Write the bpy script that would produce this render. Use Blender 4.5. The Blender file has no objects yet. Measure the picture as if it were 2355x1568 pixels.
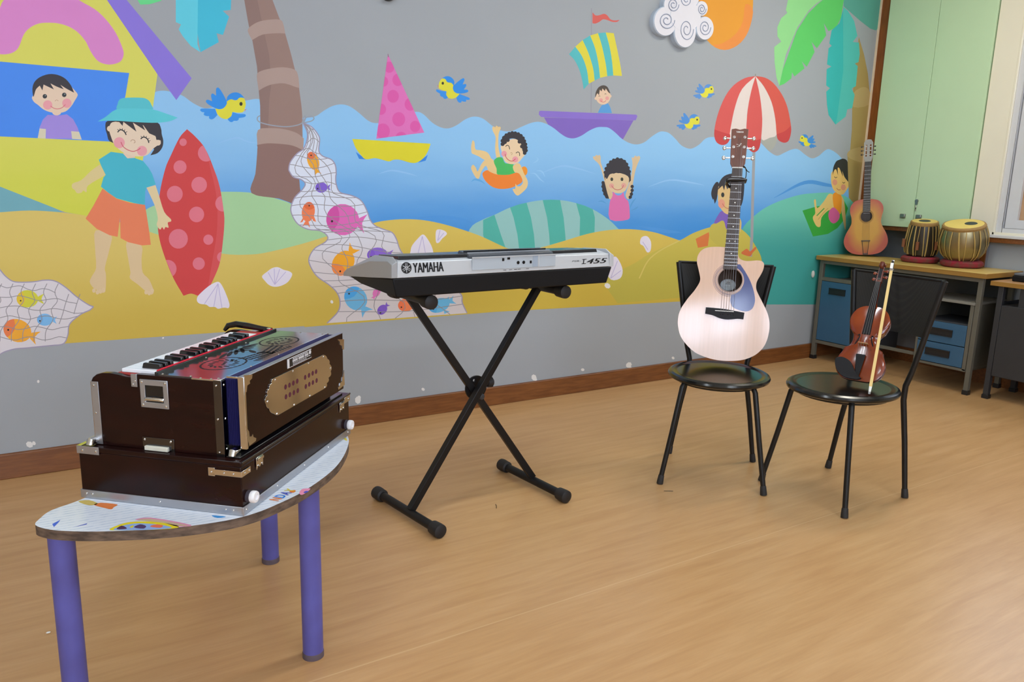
# Music corner in a playroom: mural wall, harmonium, keyboard, guitars, violin, tabla
P_WIN, P_LOW, P_TUBE, P_CORN, P_SIDE, EXPOSURE = 13.0, 5.0, 20, 24, 5, -.1
import bpy, bmesh, math, random
from math import sin, cos, pi, radians
from mathutils import Vector, Matrix
from mathutils.geometry import tessellate_polygon
random.seed(7)
S = bpy.context.scene
COL = S.collection
# ------------------------------------------------------------------ camera
W, H, FPX = 2355, 1568, 1804.0
YAW, PITCH, ROLL = 0.56696896, 0.204053575, 0.0256632882
EYE = Vector((0, 0, 1.23))
def _axes():
    f = Vector((sin(YAW)*cos(PITCH), cos(YAW)*cos(PITCH), -sin(PITCH)))
    r = Vector((cos(YAW), -sin(YAW), 0)); u = r.cross(f)
    c, s = cos(ROLL), sin(ROLL)
    return c*r+s*u, -s*r+c*u, f
CR, CU, CF = _axes()
cam_d = bpy.data.cameras.new('camera'); cam = bpy.data.objects.new('camera', cam_d); COL.objects.link(cam)
cam_d.sensor_width = 36; cam_d.sensor_fit = 'HORIZONTAL'; cam_d.lens = FPX/W*36; cam_d.clip_start = .05
cam.matrix_world = Matrix(((CR.x, CU.x, -CF.x, 0), (CR.y, CU.y, -CF.y, 0), (CR.z, CU.z, -CF.z, EYE.z), (0, 0, 0, 1)))
S.camera = cam
# measuring aids: where the sight line of a photo pixel meets a wall, the floor or a table
def ray(x, y): return (x-W/2)/FPX*CR-(y-H/2)/FPX*CU+CF
def on_y(x, y, Y): d = ray(x, y); return EYE+d*(Y/d.y)
def on_z(x, y, z): d = ray(x, y); return EYE+d*((z-EYE.z)/d.z)
def on_x(x, y, X): d = ray(x, y); return EYE+d*(X/d.x)
def on_plane(x, y, p0, n): d = ray(x, y); return EYE+d*((Vector(p0)-EYE).dot(n)/d.dot(n))
# ------------------------------------------------------------------ materials
def lin(c): return tuple((v/255/12.92 if v/255 <= .04045 else ((v/255+.055)/1.055)**2.4) for v in c)+(1,)
MATS = {}
def mat(name, rgb, rough=.5, metal=0., var=.06, scale=14., coat=0., spec=.5, bump=0., stretch=None, rgb2=None, bscale=None, detail=3, sheen=0):
    if name in MATS: return MATS[name]
    m = bpy.data.materials.new(name); m.use_nodes = True; MATS[name] = m
    nt = m.node_tree; b = nt.nodes['Principled BSDF']; L = nt.links.new
    b.inputs['Roughness'].default_value = rough; b.inputs['Metallic'].default_value = metal
    b.inputs['Coat Weight'].default_value = coat; b.inputs['Coat Roughness'].default_value = .08
    b.inputs['Specular IOR Level'].default_value = spec
    tc = nt.nodes.new('ShaderNodeTexCoord'); mp = nt.nodes.new('ShaderNodeMapping'); L(tc.outputs['Object'], mp.inputs[0])
    if stretch: mp.inputs['Scale'].default_value = stretch
    nz = nt.nodes.new('ShaderNodeTexNoise'); nz.inputs['Scale'].default_value = scale; nz.inputs['Detail'].default_value = detail
    L(mp.outputs[0], nz.inputs['Vector'])
    mx = nt.nodes.new('ShaderNodeMix'); mx.data_type = 'RGBA'
    a = lin(rgb); c2 = lin(rgb2) if rgb2 else tuple(min(1, v*(1+var)) for v in a[:3])+(1,)
    c1 = a if rgb2 else tuple(v*(1-var) for v in a[:3])+(1,)
    mx.inputs[6].default_value = c1; mx.inputs[7].default_value = c2
    if rgb2:
        rm = nt.nodes.new('ShaderNodeMapRange'); rm.inputs[1].default_value = .35; rm.inputs[2].default_value = .65
        L(nz.outputs['Fac'], rm.inputs[0]); L(rm.outputs[0], mx.inputs[0])
    else: L(nz.outputs['Fac'], mx.inputs[0])
    L(mx.outputs[2], b.inputs['Base Color'])
    if bump:
        n2 = nt.nodes.new('ShaderNodeTexNoise'); n2.inputs['Scale'].default_value = bscale or scale*4; L(mp.outputs[0], n2.inputs['Vector'])
        bp = nt.nodes.new('ShaderNodeBump'); bp.inputs['Strength'].default_value = bump; bp.inputs['Distance'].default_value = .002
        L(n2.outputs['Fac'], bp.inputs['Height']); L(bp.outputs[0], b.inputs['Normal'])
    return m
# ------------------------------------------------------------------ mesh builder
def unit(v): v = Vector(v); return v/v.length if v.length else v
class MB:
    def __init__(s): s.v = []; s.f = []; s.mi = []; s.mats = []
    def slot(s, m):
        if m is None: return 0
        if m not in s.mats: s.mats.append(m)
        return s.mats.index(m)
    def add(s, vs, fs, m=None, M=None):
        k = len(s.v); i = s.slot(m)
        s.v += [tuple(M @ Vector(p)) if M else tuple(p) for p in vs]
        s.f += [tuple(k+j for j in f) for f in fs]; s.mi += [i]*len(fs)
        return s
    def box(s, x0, x1, y0, y1, z0, z1, m=None, M=None):
        v = [(x, y, z) for z in (z0, z1) for y in (y0, y1) for x in (x0, x1)]
        return s.add(v, [(0, 2, 3, 1), (4, 5, 7, 6), (0, 1, 5, 4), (2, 6, 7, 3), (0, 4, 6, 2), (1, 3, 7, 5)], m, M)
    def hexa(s, bottom, top, m=None):
        return s.add(list(bottom)+list(top), [(3, 2, 1, 0), (4, 5, 6, 7), (0, 1, 5, 4), (1, 2, 6, 5), (2, 3, 7, 6), (3, 0, 4, 7)], m)
    def tube(s, pts, r, n=10, m=None, closed=False, caps=True, flat=None, spin=0):
        pts = [Vector(p) for p in pts]; N = len(pts); rs = r if isinstance(r, (list, tuple)) else [r]*N
        vs = []; fs = []; prev = None
        for i, p in enumerate(pts):
            if closed: t = pts[(i+1) % N]-pts[i-1]
            else: t = pts[min(i+1, N-1)]-pts[max(i-1, 0)]
            t = unit(t)
            if prev is None:
                a = Vector((0, 0, 1)) if abs(t.z) < .9 else Vector((1, 0, 0)); u = unit(t.cross(a))
            else: u = unit(prev-t*prev.dot(t))
            prev = u; w = t.cross(u)
            for k in range(n):
                an = 2*pi*k/n+spin; fx = flat if flat else 1
                vs.append(p+u*cos(an)*rs[i]+w*sin(an)*rs[i]*fx)
        for i in range(N if closed else N-1):
            j = (i+1) % N
            for k in range(n): fs.append((i*n+k, i*n+(k+1) % n, j*n+(k+1) % n, j*n+k))
        if caps and not closed: fs += [tuple(range(n))[::-1], tuple((N-1)*n+k for k in range(n))]
        return s.add(vs, fs, m)
    def cyl(s, p0, p1, r0, r1=None, n=18, m=None): return s.tube([p0, p1], [r0, r0 if r1 is None else r1], n, m)
    def bar(s, p0, p1, w, m=None): return s.tube([p0, p1], w*.7071, 4, m, spin=pi/4)
    def lathe(s, prof, n=32, m=None, M=None, sx=1, sy=1):
        vs = []; fs = []; P = len(prof)
        for k in range(n):
            a = 2*pi*k/n
            for r, z in prof: vs.append((r*cos(a)*sx, r*sin(a)*sy, z))
        for k in range(n):
            j = (k+1) % n
            for i in range(P-1): fs.append((k*P+i, j*P+i, j*P+i+1, k*P+i+1))
        if prof[0][0] > 1e-6: fs.append(tuple(k*P for k in range(n))[::-1])
        if prof[-1][0] > 1e-6: fs.append(tuple(k*P+P-1 for k in range(n)))
        return s.add(vs, fs, m, M)
    def ball(s, c, r, n=12, m=None, M=None):
        r = r if isinstance(r, (tuple, list)) else (r, r, r); k = len(s.v)
        pr = [(max(1e-7, sin(pi*i/(n//2))), -cos(pi*i/(n//2))) for i in range(n//2+1)]
        T = Matrix.Translation(Vector(c)) @ Matrix.Diagonal((r[0], r[1], r[2], 1))
        return s.lathe(pr, n, m, (M @ T) if M else T)
    def sheet(s, poly, fn, m=None, holes=()):
        loops = [[Vector((p[0], p[1], 0)) for p in poly]]+[[Vector((p[0], p[1], 0)) for p in h] for h in holes]
        tri = tessellate_polygon(loops); flat = [p for l in loops for p in l]
        return s.add([fn(p.x, p.y) for p in flat], [tuple(t) for t in tri], m)
    def prism(s, poly, fn0, fn1, m=None, side=None, holes=()):
        loops = [[Vector((p[0], p[1], 0)) for p in l] for l in [poly]+list(holes)]
        tri = tessellate_polygon(loops); flat = [p for l in loops for p in l]; n = len(flat)
        s.add([fn0(p.x, p.y) for p in flat], [tuple(t)[::-1] for t in tri], m)
        s.add([fn1(p.x, p.y) for p in flat], [tuple(t) for t in tri], m)
        for l in loops:
            k = len(l)
            s.add([fn0(p.x, p.y) for p in l]+[fn1(p.x, p.y) for p in l], [(i, (i+1) % k, k+(i+1) % k, k+i) for i in range(k)], side or m)
        return s
    def build(s, name, m=None, parent=None, bevel=0, smooth=30, label=None, recalc=True, seg=2):
        me = bpy.data.meshes.new(name); me.from_pydata(s.v, [], s.f)
        for x in (s.mats or [m]): me.materials.append(x)
        if s.mats: me.polygons.foreach_set('material_index', s.mi)
        b = bmesh.new(); b.from_mesh(me)
        bmesh.ops.remove_doubles(b, verts=b.verts, dist=1e-6)
        if recalc: bmesh.ops.recalc_face_normals(b, faces=b.faces)
        b.to_mesh(me); b.free()
        if smooth: me.shade_smooth(); me.set_sharp_from_angle(angle=radians(smooth))
        o = bpy.data.objects.new(name, me); COL.objects.link(o)
        if parent: o.parent = parent
        if bevel:
            md = o.modifiers.new('bevel', 'BEVEL'); md.width = bevel; md.segments = seg; md.limit_method = 'ANGLE'; md.angle_limit = radians(40)
            md.harden_normals = False
        if label: o['label'] = label
        return o
def thing(name, label, cat, M=None, group=None):
    o = bpy.data.objects.new(name, None); COL.objects.link(o); o.empty_display_size = .05
    if M is not None: o.matrix_world = M
    o['label'] = label; o['category'] = cat
    if group: o['group'] = group
    return o
def tag(o, label, cat, group=None):
    o['label'] = label; o['category'] = cat
    if group: o['group'] = group
    return o
def struct(o, label=None):
    o['kind'] = 'structure'
    if label: o['label'] = label
    return o
def frame(o, x, y, z): # matrix with the given axes and origin
    return Matrix(((x[0], y[0], z[0], o[0]), (x[1], y[1], z[1], o[1]), (x[2], y[2], z[2], o[2]), (0, 0, 0, 1)))
def P(s):
    out = []
    for t in s.split():
        c = t.endswith('*'); a, b = t.rstrip('*').split(','); out.append((float(a), float(b), c))
    return out
def curve(pts, closed=True, k=5):
    n = len(pts); out = []
    def tan(i):
        if pts[i][2] if len(pts[i]) > 2 else False: return None
        if not closed and i in (0, n-1): return None
        a, b = pts[(i-1) % n], pts[(i+1) % n]
        return ((b[0]-a[0])/2, (b[1]-a[1])/2)
    for i in range(n if closed else n-1):
        p, q = pts[i], pts[(i+1) % n]; ch = (q[0]-p[0], q[1]-p[1]); L = math.hypot(*ch)
        t0 = tan(i); t1 = tan((i+1) % n)
        if t0 is None and t1 is None: out.append((p[0], p[1])); continue
        def cl(t):
            if t is None: return ch
            l = math.hypot(*t); return t if l <= L*1.3 else (t[0]*L*1.3/l, t[1]*L*1.3/l)
        t0 = cl(t0); t1 = cl(t1)
        for j in range(k):
            u = j/k; h1 = 2*u**3-3*u*u+1; h2 = u**3-2*u*u+u; h3 = -2*u**3+3*u*u; h4 = u**3-u*u
            out.append((h1*p[0]+h2*t0[0]+h3*q[0]+h4*t1[0], h1*p[1]+h2*t0[1]+h3*q[1]+h4*t1[1]))
    if not closed: out.append(pts[-1][:2])
    return out
def text_mesh(txt, bold=.0, shear=0.):
    """letters of the built-in font as flat triangles, scaled to the unit box"""
    cu = bpy.data.curves.new('letters', 'FONT'); cu.body = txt; cu.offset = bold; cu.shear = shear; cu.resolution_u = 4
    ob = bpy.data.objects.new('letters', cu); COL.objects.link(ob)
    dg = bpy.context.evaluated_depsgraph_get(); me = bpy.data.meshes.new_from_object(ob.evaluated_get(dg))
    vs = [v.co.copy() for v in me.vertices]; fs = [tuple(p.vertices) for p in me.polygons]
    bpy.data.objects.remove(ob); bpy.data.curves.remove(cu); bpy.data.meshes.remove(me)
    x0 = min(v.x for v in vs); x1 = max(v.x for v in vs); y0 = min(v.y for v in vs); y1 = max(v.y for v in vs)
    return [((v.x-x0)/(x1-x0), (v.y-y0)/(y1-y0)) for v in vs], fs
def letters(mb, txt, fn, x0, x1, y0, y1, m, bold=0., shear=0.):
    vs, fs = text_mesh(txt, bold, shear)
    mb.add([fn(x0+(x1-x0)*a, y0+(y1-y0)*b) for a, b in vs], fs, m)
# ------------------------------------------------------------------ room shell
YB, XR, XL, YF, ZC = 3.592, 5.28, -3.9, -3.4, 3.0
m_wall = mat('grey wall paint', (161, 166, 170), .75, var=.03, scale=3, bump=.08, bscale=220)
m_cream = mat('cream wall paint', (232, 226, 206), .6, var=.04, scale=4)
m_niche = mat('slate grey paint', (140, 143, 150), .7, var=.05)
m_ceil = mat('white ceiling paint', (226, 226, 222), .8, var=.02)
m_brown = mat('brown varnished wood', (110, 64, 30), .35, var=.25, scale=6, stretch=(1.5, 14, 14), rgb2=(130, 80, 40))
m_brown_v = mat('brown varnished upright wood', (118, 64, 22), .35, var=.25, scale=6, stretch=(14, 14, 1.5), rgb2=(136, 78, 30))
m_alu = mat('white window aluminium', (206, 208, 212), .35, var=.03)
m_gap = mat('dark gap', (40, 30, 34), .8)
def floor_mat():
    m = bpy.data.materials.new('wood print vinyl floor'); m.use_nodes = True
    nt = m.node_tree; L = nt.links.new; b = nt.nodes['Principled BSDF']
    tc = nt.nodes.new('ShaderNodeTexCoord')
    def noise(sc, st, det, rough=.6):
        mp = nt.nodes.new('ShaderNodeMapping'); mp.inputs['Scale'].default_value = st; L(tc.outputs['Object'], mp.inputs[0])
        n = nt.nodes.new('ShaderNodeTexNoise'); n.inputs['Scale'].default_value = sc; n.inputs['Detail'].default_value = det
        n.inputs['Roughness'].default_value = rough; n.inputs['Distortion'].default_value = .4
        L(mp.outputs[0], n.inputs[0]); return n
    n1 = noise(2.2, (1.1, 11, 1), 5); n2 = noise(9, (1, 16, 1), 3); n3 = noise(.9, (1, 1, 1), 2)
    r = nt.nodes.new('ShaderNodeValToRGB'); L(n1.outputs['Fac'], r.inputs[0])
    e = r.color_ramp.elements; e[0].position = .3; e[0].color = lin((186, 141, 92)); e[1].position = .7; e[1].color = lin((202, 159, 110))
    e2 = r.color_ramp.elements.new(.5); e2.color = lin((195, 151, 101))
    mx = nt.nodes.new('ShaderNodeMix'); mx.data_type = 'RGBA'; mx.blend_type = 'MULTIPLY'; mx.inputs[0].default_value = .16
    r2 = nt.nodes.new('ShaderNodeMapRange'); r2.inputs[1].default_value = .3; r2.inputs[2].default_value = .7; r2.inputs[3].default_value = .72; r2.inputs[4].default_value = 1.1
    L(n2.outputs['Fac'], r2.inputs[0]); L(r.outputs[0], mx.inputs[6]); L(r2.outputs[0], mx.inputs[7])
    sp = nt.nodes.new('ShaderNodeSeparateXYZ'); L(tc.outputs['Object'], sp.inputs[0])      # the joint between two sheets of vinyl
    wb = nt.nodes.new('ShaderNodeMath'); wb.operation = 'SUBTRACT'; wb.inputs[1].default_value = 1.712; L(sp.outputs['Y'], wb.inputs[0])
    ab = nt.nodes.new('ShaderNodeMath'); ab.operation = 'ABSOLUTE'; L(wb.outputs[0], ab.inputs[0])
    lt = nt.nodes.new('ShaderNodeMapRange'); lt.inputs[1].default_value = .0012; lt.inputs[2].default_value = .0028; lt.inputs[3].default_value = .35; lt.inputs[4].default_value = 0; L(ab.outputs[0], lt.inputs[0])
    mj = nt.nodes.new('ShaderNodeMix'); mj.data_type = 'RGBA'; L(lt.outputs[0], mj.inputs[0]); L(mx.outputs[2], mj.inputs[6]); mj.inputs[7].default_value = lin((226, 196, 150))
    L(mj.outputs[2], b.inputs['Base Color'])
    r3 = nt.nodes.new('ShaderNodeMapRange'); r3.inputs[3].default_value = .26; r3.inputs[4].default_value = .42
    L(n3.outputs['Fac'], r3.inputs[0]); L(r3.outputs[0], b.inputs['Roughness'])
    b.inputs['Specular IOR Level'].default_value = .45
    return m
f = MB().box(XL-.1, XR+.4, YF-.1, YB+.1, -.08, 0, floor_mat()); struct(f.build('floor', smooth=0), 'wood-print vinyl floor')
f = MB().box(XL-.1, XR+.4, YF-.1, YB+.1, ZC, ZC+.1, m_ceil); struct(f.build('ceiling', smooth=0))
wall_back = struct(MB().box(XL-.1, XR+.4, YB, YB+.1, 0, ZC, m_wall).build('wall_back', smooth=0), 'grey wall painted with a beach mural')
struct(MB().box(XL-.1, XL, YF, YB, 0, ZC, m_cream).build('wall_left', smooth=0))
# front wall behind the photographer, with a row of tall windows
WF = [(-3.75, -2.2), (-2.0, -.7), (-.5, .8), (1.0, 2.3)]
f = MB(); x = XL
f.box(XL, XR+.4, YF-.1, YF, 0, .95, m_cream); f.box(XL, XR+.4, YF-.1, YF, 2.74, ZC, m_cream)
for a, c in WF+[(XR+.4, 0)]:
    f.box(x, a, YF-.1, YF, .95, 2.74, m_cream); x = c
struct(f.build('wall_front', smooth=0))
def sky_pane(name, power, low, col, hz):
    """the view through a pane: bright sky above a hazy, darker hill line at height hz"""
    m = bpy.data.materials.new(name); m.use_nodes = True; nt = m.node_tree; nt.nodes.clear(); L = nt.links.new
    o = nt.nodes.new('ShaderNodeOutputMaterial'); e = nt.nodes.new('ShaderNodeEmission'); n = nt.nodes.new('ShaderNodeTexNoise')
    n.inputs['Scale'].default_value = 2.6; n.inputs['Detail'].default_value = 2; tc = nt.nodes.new('ShaderNodeTexCoord'); L(tc.outputs['Object'], n.inputs[0])
    sp = nt.nodes.new('ShaderNodeSeparateXYZ'); L(tc.outputs['Object'], sp.inputs[0])
    ad = nt.nodes.new('ShaderNodeMath'); ad.operation = 'MULTIPLY_ADD'; ad.inputs[1].default_value = .5; L(n.outputs['Fac'], ad.inputs[0]); L(sp.outputs['Z'], ad.inputs[2])
    mr = nt.nodes.new('ShaderNodeMapRange'); mr.inputs[1].default_value = hz+.22; mr.inputs[2].default_value = hz+.30; mr.inputs[3].default_value = low; mr.inputs[4].default_value = power
    L(ad.outputs[0], mr.inputs[0]); L(mr.outputs[0], e.inputs[1]); e.inputs[0].default_value = col
    L(e.outputs[0], o.inputs[0]); return m
m_side = sky_pane('side daylit pane', P_SIDE, P_SIDE, (.8, .92, 1.08, 1), 0); m_day = sky_pane('daylit pane', P_WIN, P_LOW, (.76, .88, 1.1, 1), 2.12)
def window(name, a0, a1, z0, z1, along, plane, depth, mull=2):
    """a sliding window: aluminium frame, mullions and panes; along 'x' or 'y'"""
    def bx(mb, p0, p1, q0, q1, d0, d1, m):
        if along == 'x': mb.box(p0, p1, plane+d0, plane+d1, q0, q1, m)
        else: mb.box(plane-d1, plane-d0, p0, p1, q0, q1, m)
    fr = MB(); w = .045
    bx(fr, a0, a1, z0, z0+w, -.06, -.02, m_alu); bx(fr, a0, a1, z1-w, z1, -.06, -.02, m_alu)
    bx(fr, a0, a0+w, z0, z1, -.06, -.02, m_alu); bx(fr, a1-w, a1, z0, z1, -.06, -.02, m_alu)
    for k in range(1, mull):
        p = a0+(a1-a0)*k/mull; bx(fr, p-w/2, p+w/2, z0, z1, -.06, -.02, m_alu)
    o = struct(fr.build(name, smooth=0), 'white aluminium window')
    for k in range(mull):
        pa = MB(); p = a0+(a1-a0)*k/mull; q = a0+(a1-a0)*(k+1)/mull
        bx(pa, p+w*.6, q-w*.6, z0+w*.8, z1-w*.8, -.075, -.065, m_day); pa.build('pane', parent=o, smooth=0)
for i, (a, c) in enumerate(WF): window('window_%d' % (i+2), a, c, .95, 2.74, 'x', YF, .1)
# right wall: niche below the built-in cupboard, cream pier, window
NY, PY, WY = 2.665, 2.775, 2.63
f = MB()
f.box(XR+.16, XR+.4, NY, YB, 0, .945, m_niche); f.box(XR+.3, XR+.4, NY, YB, .945, ZC, m_niche)                      # back of the niche
f.box(XR, XR+.3, WY, NY, 0, .945, m_niche)                        # niche cheek
f.box(XR, XR+.4, WY, NY, .945, ZC, m_cream); f.box(XR, XR+.3, NY, PY, .966, ZC, m_cream)
f.box(XR, XR+.4, YF, WY, 0, .93, m_wall)                          # under the sill
f.box(XR, XR+.4, YF, WY, 2.45, ZC, m_cream); f.box(XR, XR+.4, YF, .6, .93, 2.45, m_cream)
wr = struct(f.build('wall_right', smooth=0), 'right wall with cream pier and grey dado')
f = MB().box(XR-.07, XR+.06, .6, WY+.02, .942, .958, m_alu); f.box(XR-.062, XR, .6, WY+.02, .912, .942, m_brown)
struct(f.build('trim_1', bevel=.002), 'white window sill on a brown wooden rail')
f = MB().box(XR-.012, XR+.004, NY-.02, NY+.012, .74, .966, m_brown_v); struct(f.build('trim_2'), 'brown wooden edge of the niche')
# window in the right wall: outer frame, sliding sash, tan panel standing in for the building outside
m_tan = mat('tan building outside', (186, 150, 116), .8, var=.06)
fr = MB()
fr.box(XR, XR+.09, WY-.012, WY, .958, 2.45, m_cream); fr.box(XR, XR+.09, .6, WY, .955, .974, m_cream)
fr.box(XR+.015, XR+.09, WY-.05, WY-.012, .974, 2.45, m_alu); fr.box(XR+.015, XR+.09, .6, WY-.05, .974, 1.0, m_alu); fr.box(XR+.015, XR+.09, .6, WY-.05, 2.42, 2.45, m_alu)
w1 = struct(fr.build('window_1', smooth=0, bevel=.0015), 'white sliding window beside the cream pier')
sa = MB(); sa.box(XR+.03, XR+.055, WY-.125, WY-.057, 1.002, 2.418, m_alu); sa.box(XR+.03, XR+.055, 1.66, WY-.125, 1.002, 1.055, m_alu); sa.box(XR+.03, XR+.055, 1.66, WY-.125, 2.36, 2.418, m_alu); sa.box(XR+.03, XR+.055, 1.6, 1.66, 1.002, 2.418, m_alu)
sa.build('sash', parent=w1, smooth=0)
MB().box(XR+.058, XR+.06, WY-.06, WY-.05, 1.0, 2.42, m_gap).build('gasket', parent=w1, smooth=0)
MB().box(XR+.058, XR+.066, .6, WY-.06, .99, 1.42, m_tan).build('building_view', parent=w1, smooth=0)
MB().box(XR+.058, XR+.062, .6, WY-.06, 1.42, 2.43, m_side).build('pane', parent=w1, smooth=0)
# skirtings
f = MB(); f.hexa([(XL, YB-.022, 0), (XR, YB-.022, 0), (XR, YB, 0), (XL, YB, 0)], [(XL, YB-.014, .1), (XR, YB-.014, .1), (XR, YB, .103), (XL, YB, .103)], m_brown)
struct(f.build('baseboard_back', bevel=.003), 'brown wooden skirting')
struct(MB().box(XR-.018, XR, YF, NY, 0, .1, m_brown).build('baseboard_right'), 'brown wooden skirting')
struct(MB().box(XR+.142, XR+.16, NY, YB, 0, .1, m_brown).build('baseboard_niche'), 'brown wooden skirting')
f = MB().box(XR-.016, XR-.004, YB-.012, YB, .752, ZC, mat('pale corner strip', (226, 208, 178), .5)); struct(f.build('trim_3'), 'pale edging strip in the corner')
# ------------------------------------------------------------------ built-in wall cupboard
m_green = mat('pale green laminate', (194, 222, 182), .38, var=.03, scale=5)
m_steel = mat('dull steel', (150, 148, 145), .35, 1.)
cab = thing('wall_cabinet', 'pale green two-door cupboard built into the wall above the desk', 'cabinet', Matrix.Translation((XR, 3.18, .95)))
def loc(o): return Matrix.Translation((-o[0], -o[1], -o[2]))
c = MB(); T = loc((XR, 3.18, .95))
c.box(XR+.02, XR+.29, PY+.004, YB-.004, .97, 2.95, m_green, T); c.build('carcass', parent=cab, smooth=0)
c = MB(); c.box(XR-.006, XR+.02, YB-.075, YB-.004, .95, 2.95, m_brown_v, T); c.box(XR-.004, XR+.28, PY+.002, YB-.075, .938, .966, m_brown, T)
c.build('wooden_frame', parent=cab, bevel=.002)
for y0, y1 in ((PY+.006, 3.1515), (3.1545, YB-.078)):
    d = MB().box(XR-.016, XR+.002, y0, y1, .968, 2.94, m_green, T).build('door', parent=cab, bevel=.0015)
    hy = y1-.04 if y0 < 3 else y0+.072
    h = MB(); h.box(XR-.034, XR-.016, hy-.018, hy+.018, 1.03, 1.058, m_steel, T); h.build('handle', parent=d, bevel=.004)
    if y0 < 3:
        h = MB(); h.cyl((XR-.026, 3.142, 1.15), (XR-.016, 3.142, 1.15), .011, None, 16, m_steel); h.box(XR-.024, XR-.016, 3.134, 3.15, 1.125, 1.15, m_steel)
        h.tube([(XR-.02, 3.144, 1.118), (XR-.026, 3.139, 1.105), (XR-.02, 3.144, 1.092), (XR-.026, 3.14, 1.082)], .003, 6, m_steel)
        h.v = [tuple(T @ Vector(p)) for p in h.v]; h.build('lock', parent=d)
# ------------------------------------------------------------------ the painted beach scene: flat paint on the wall
def paintmat(rgb, grad=None):
    """matt wall paint; grad = (second colour, z0, z1): the painter's own blend up the wall"""
    key = 'paint %d %d %d' % tuple(rgb)+(' to %d %d %d' % tuple(grad[0]) if grad else '')
    if not grad: return mat(key, rgb, .62, var=.05, scale=5)
    if key in MATS: return MATS[key]
    m = mat(key, rgb, .62, var=.05, scale=5); nt = m.node_tree; L = nt.links.new; b = nt.nodes['Principled BSDF']
    mx = [n for n in nt.nodes if n.type == 'MIX'][0]
    tc = [n for n in nt.nodes if n.type == 'TEX_COORD'][0]
    sp = nt.nodes.new('ShaderNodeSeparateXYZ'); L(tc.outputs['Object'], sp.inputs[0])
    nz = nt.nodes.new('ShaderNodeTexNoise'); nz.inputs['Scale'].default_value = 2.2; nz.inputs['Detail'].default_value = 3
    mp = nt.nodes.new('ShaderNodeMapping'); mp.inputs['Scale'].default_value = (.7, 1, 3.2); L(tc.outputs['Object'], mp.inputs[0]); L(mp.outputs[0], nz.inputs[0])
    ad = nt.nodes.new('ShaderNodeMath'); ad.operation = 'MULTIPLY_ADD'; ad.inputs[1].default_value = .34*(grad[2]-grad[1]); L(nz.outputs['Fac'], ad.inputs[0])
    su = nt.nodes.new('ShaderNodeMath'); su.operation = 'SUBTRACT'; su.inputs[1].default_value = .17*(grad[2]-grad[1]); L(sp.outputs['Z'], su.inputs[0]); L(su.outputs[0], ad.inputs[2])
    mr = nt.nodes.new('ShaderNodeMapRange'); mr.interpolation_type = 'SMOOTHSTEP'; mr.inputs[1].default_value = grad[1]; mr.inputs[2].default_value = grad[2]; L(ad.outputs[0], mr.inputs[0])
    L(mr.outputs[0], mx.inputs[0]); mx.inputs[6].default_value = lin(rgb); mx.inputs[7].default_value = lin(grad[0])
    return m
MU = MB()
FR = {'P': (0, 0, 1), '1': (0, 0, 3.92), '2': (0, 380, 3.7333), '3': (540, 0, 3.92), '4': (540, 380, 3.92), '5': (1040, 160, 4.612),
      '6': (1200, 0, 4.612), '7': (1540, 100, 4.612), '8': (1540, 340, 4.612), '9': (1700, 0, 5.6)}
def px(fr, pts): ox, oy, s = FR[fr]; return [(ox+p[0]/s, oy+p[1]/s)+tuple(p[2:]) for p in pts]
def wallpt(x, y): q = on_y(x, y, YB); return q.x, q.z
BBS = []
def level(pts):
    """how many coats of paint already lie under this shape: each coat is a hair thicker"""
    b = (min(p[0] for p in pts), min(p[1] for p in pts), max(p[0] for p in pts), max(p[1] for p in pts))
    n = 1+max([l for c, l in BBS if c[0] < b[2] and c[2] > b[0] and c[1] < b[3] and c[3] > b[1]], default=0)
    BBS.append((b, n)); return YB-.0003-n*1.6e-5
def lay(poly, m):
    y = level([wallpt(*p[:2]) for p in poly])
    MU.sheet([wallpt(*p[:2]) for p in poly], lambda a, b: (a, y, b), m)
def paint(fr, s, rgb, k=5, grad=None):
    pts = px(fr, P(s) if isinstance(s, str) else s); lay(curve(pts, True, k) if k else [p[:2] for p in pts], paintmat(rgb, grad))
def circ(fr, x, y, r, rgb, ry=None, clip=None, n=22, rot=0):
    c, s = cos(rot), sin(rot); ry = ry or r
    pts = px(fr, [(x+r*cos(t)*c-ry*sin(t)*s, y+r*cos(t)*s+ry*sin(t)*c) for t in (2*pi*i/n for i in range(n))])
    if clip:
        cp = clip; ar = sum(a[0]*b[1]-b[0]*a[1] for a, b in zip(cp, cp[1:]+cp[:1])); sg = 1 if ar > 0 else -1
        for a, b in zip(cp, cp[1:]+cp[:1]):
            o = []; ins = lambda p: sg*((b[0]-a[0])*(p[1]-a[1])-(b[1]-a[1])*(p[0]-a[0])) >= 0
            for i, p in enumerate(pts):
                q = pts[i-1]
                if ins(p) != ins(q):
                    d1 = (b[0]-a[0])*(p[1]-a[1])-(b[1]-a[1])*(p[0]-a[0]); d2 = (b[0]-a[0])*(q[1]-a[1])-(b[1]-a[1])*(q[0]-a[0]); t = d2/(d2-d1)
                    o.append((q[0]+(p[0]-q[0])*t, q[1]+(p[1]-q[1])*t))
                if ins(p): o.append(p)
            pts = o
            if len(pts) < 3: return
    lay([p[:2] for p in pts], paintmat(rgb))
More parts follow.
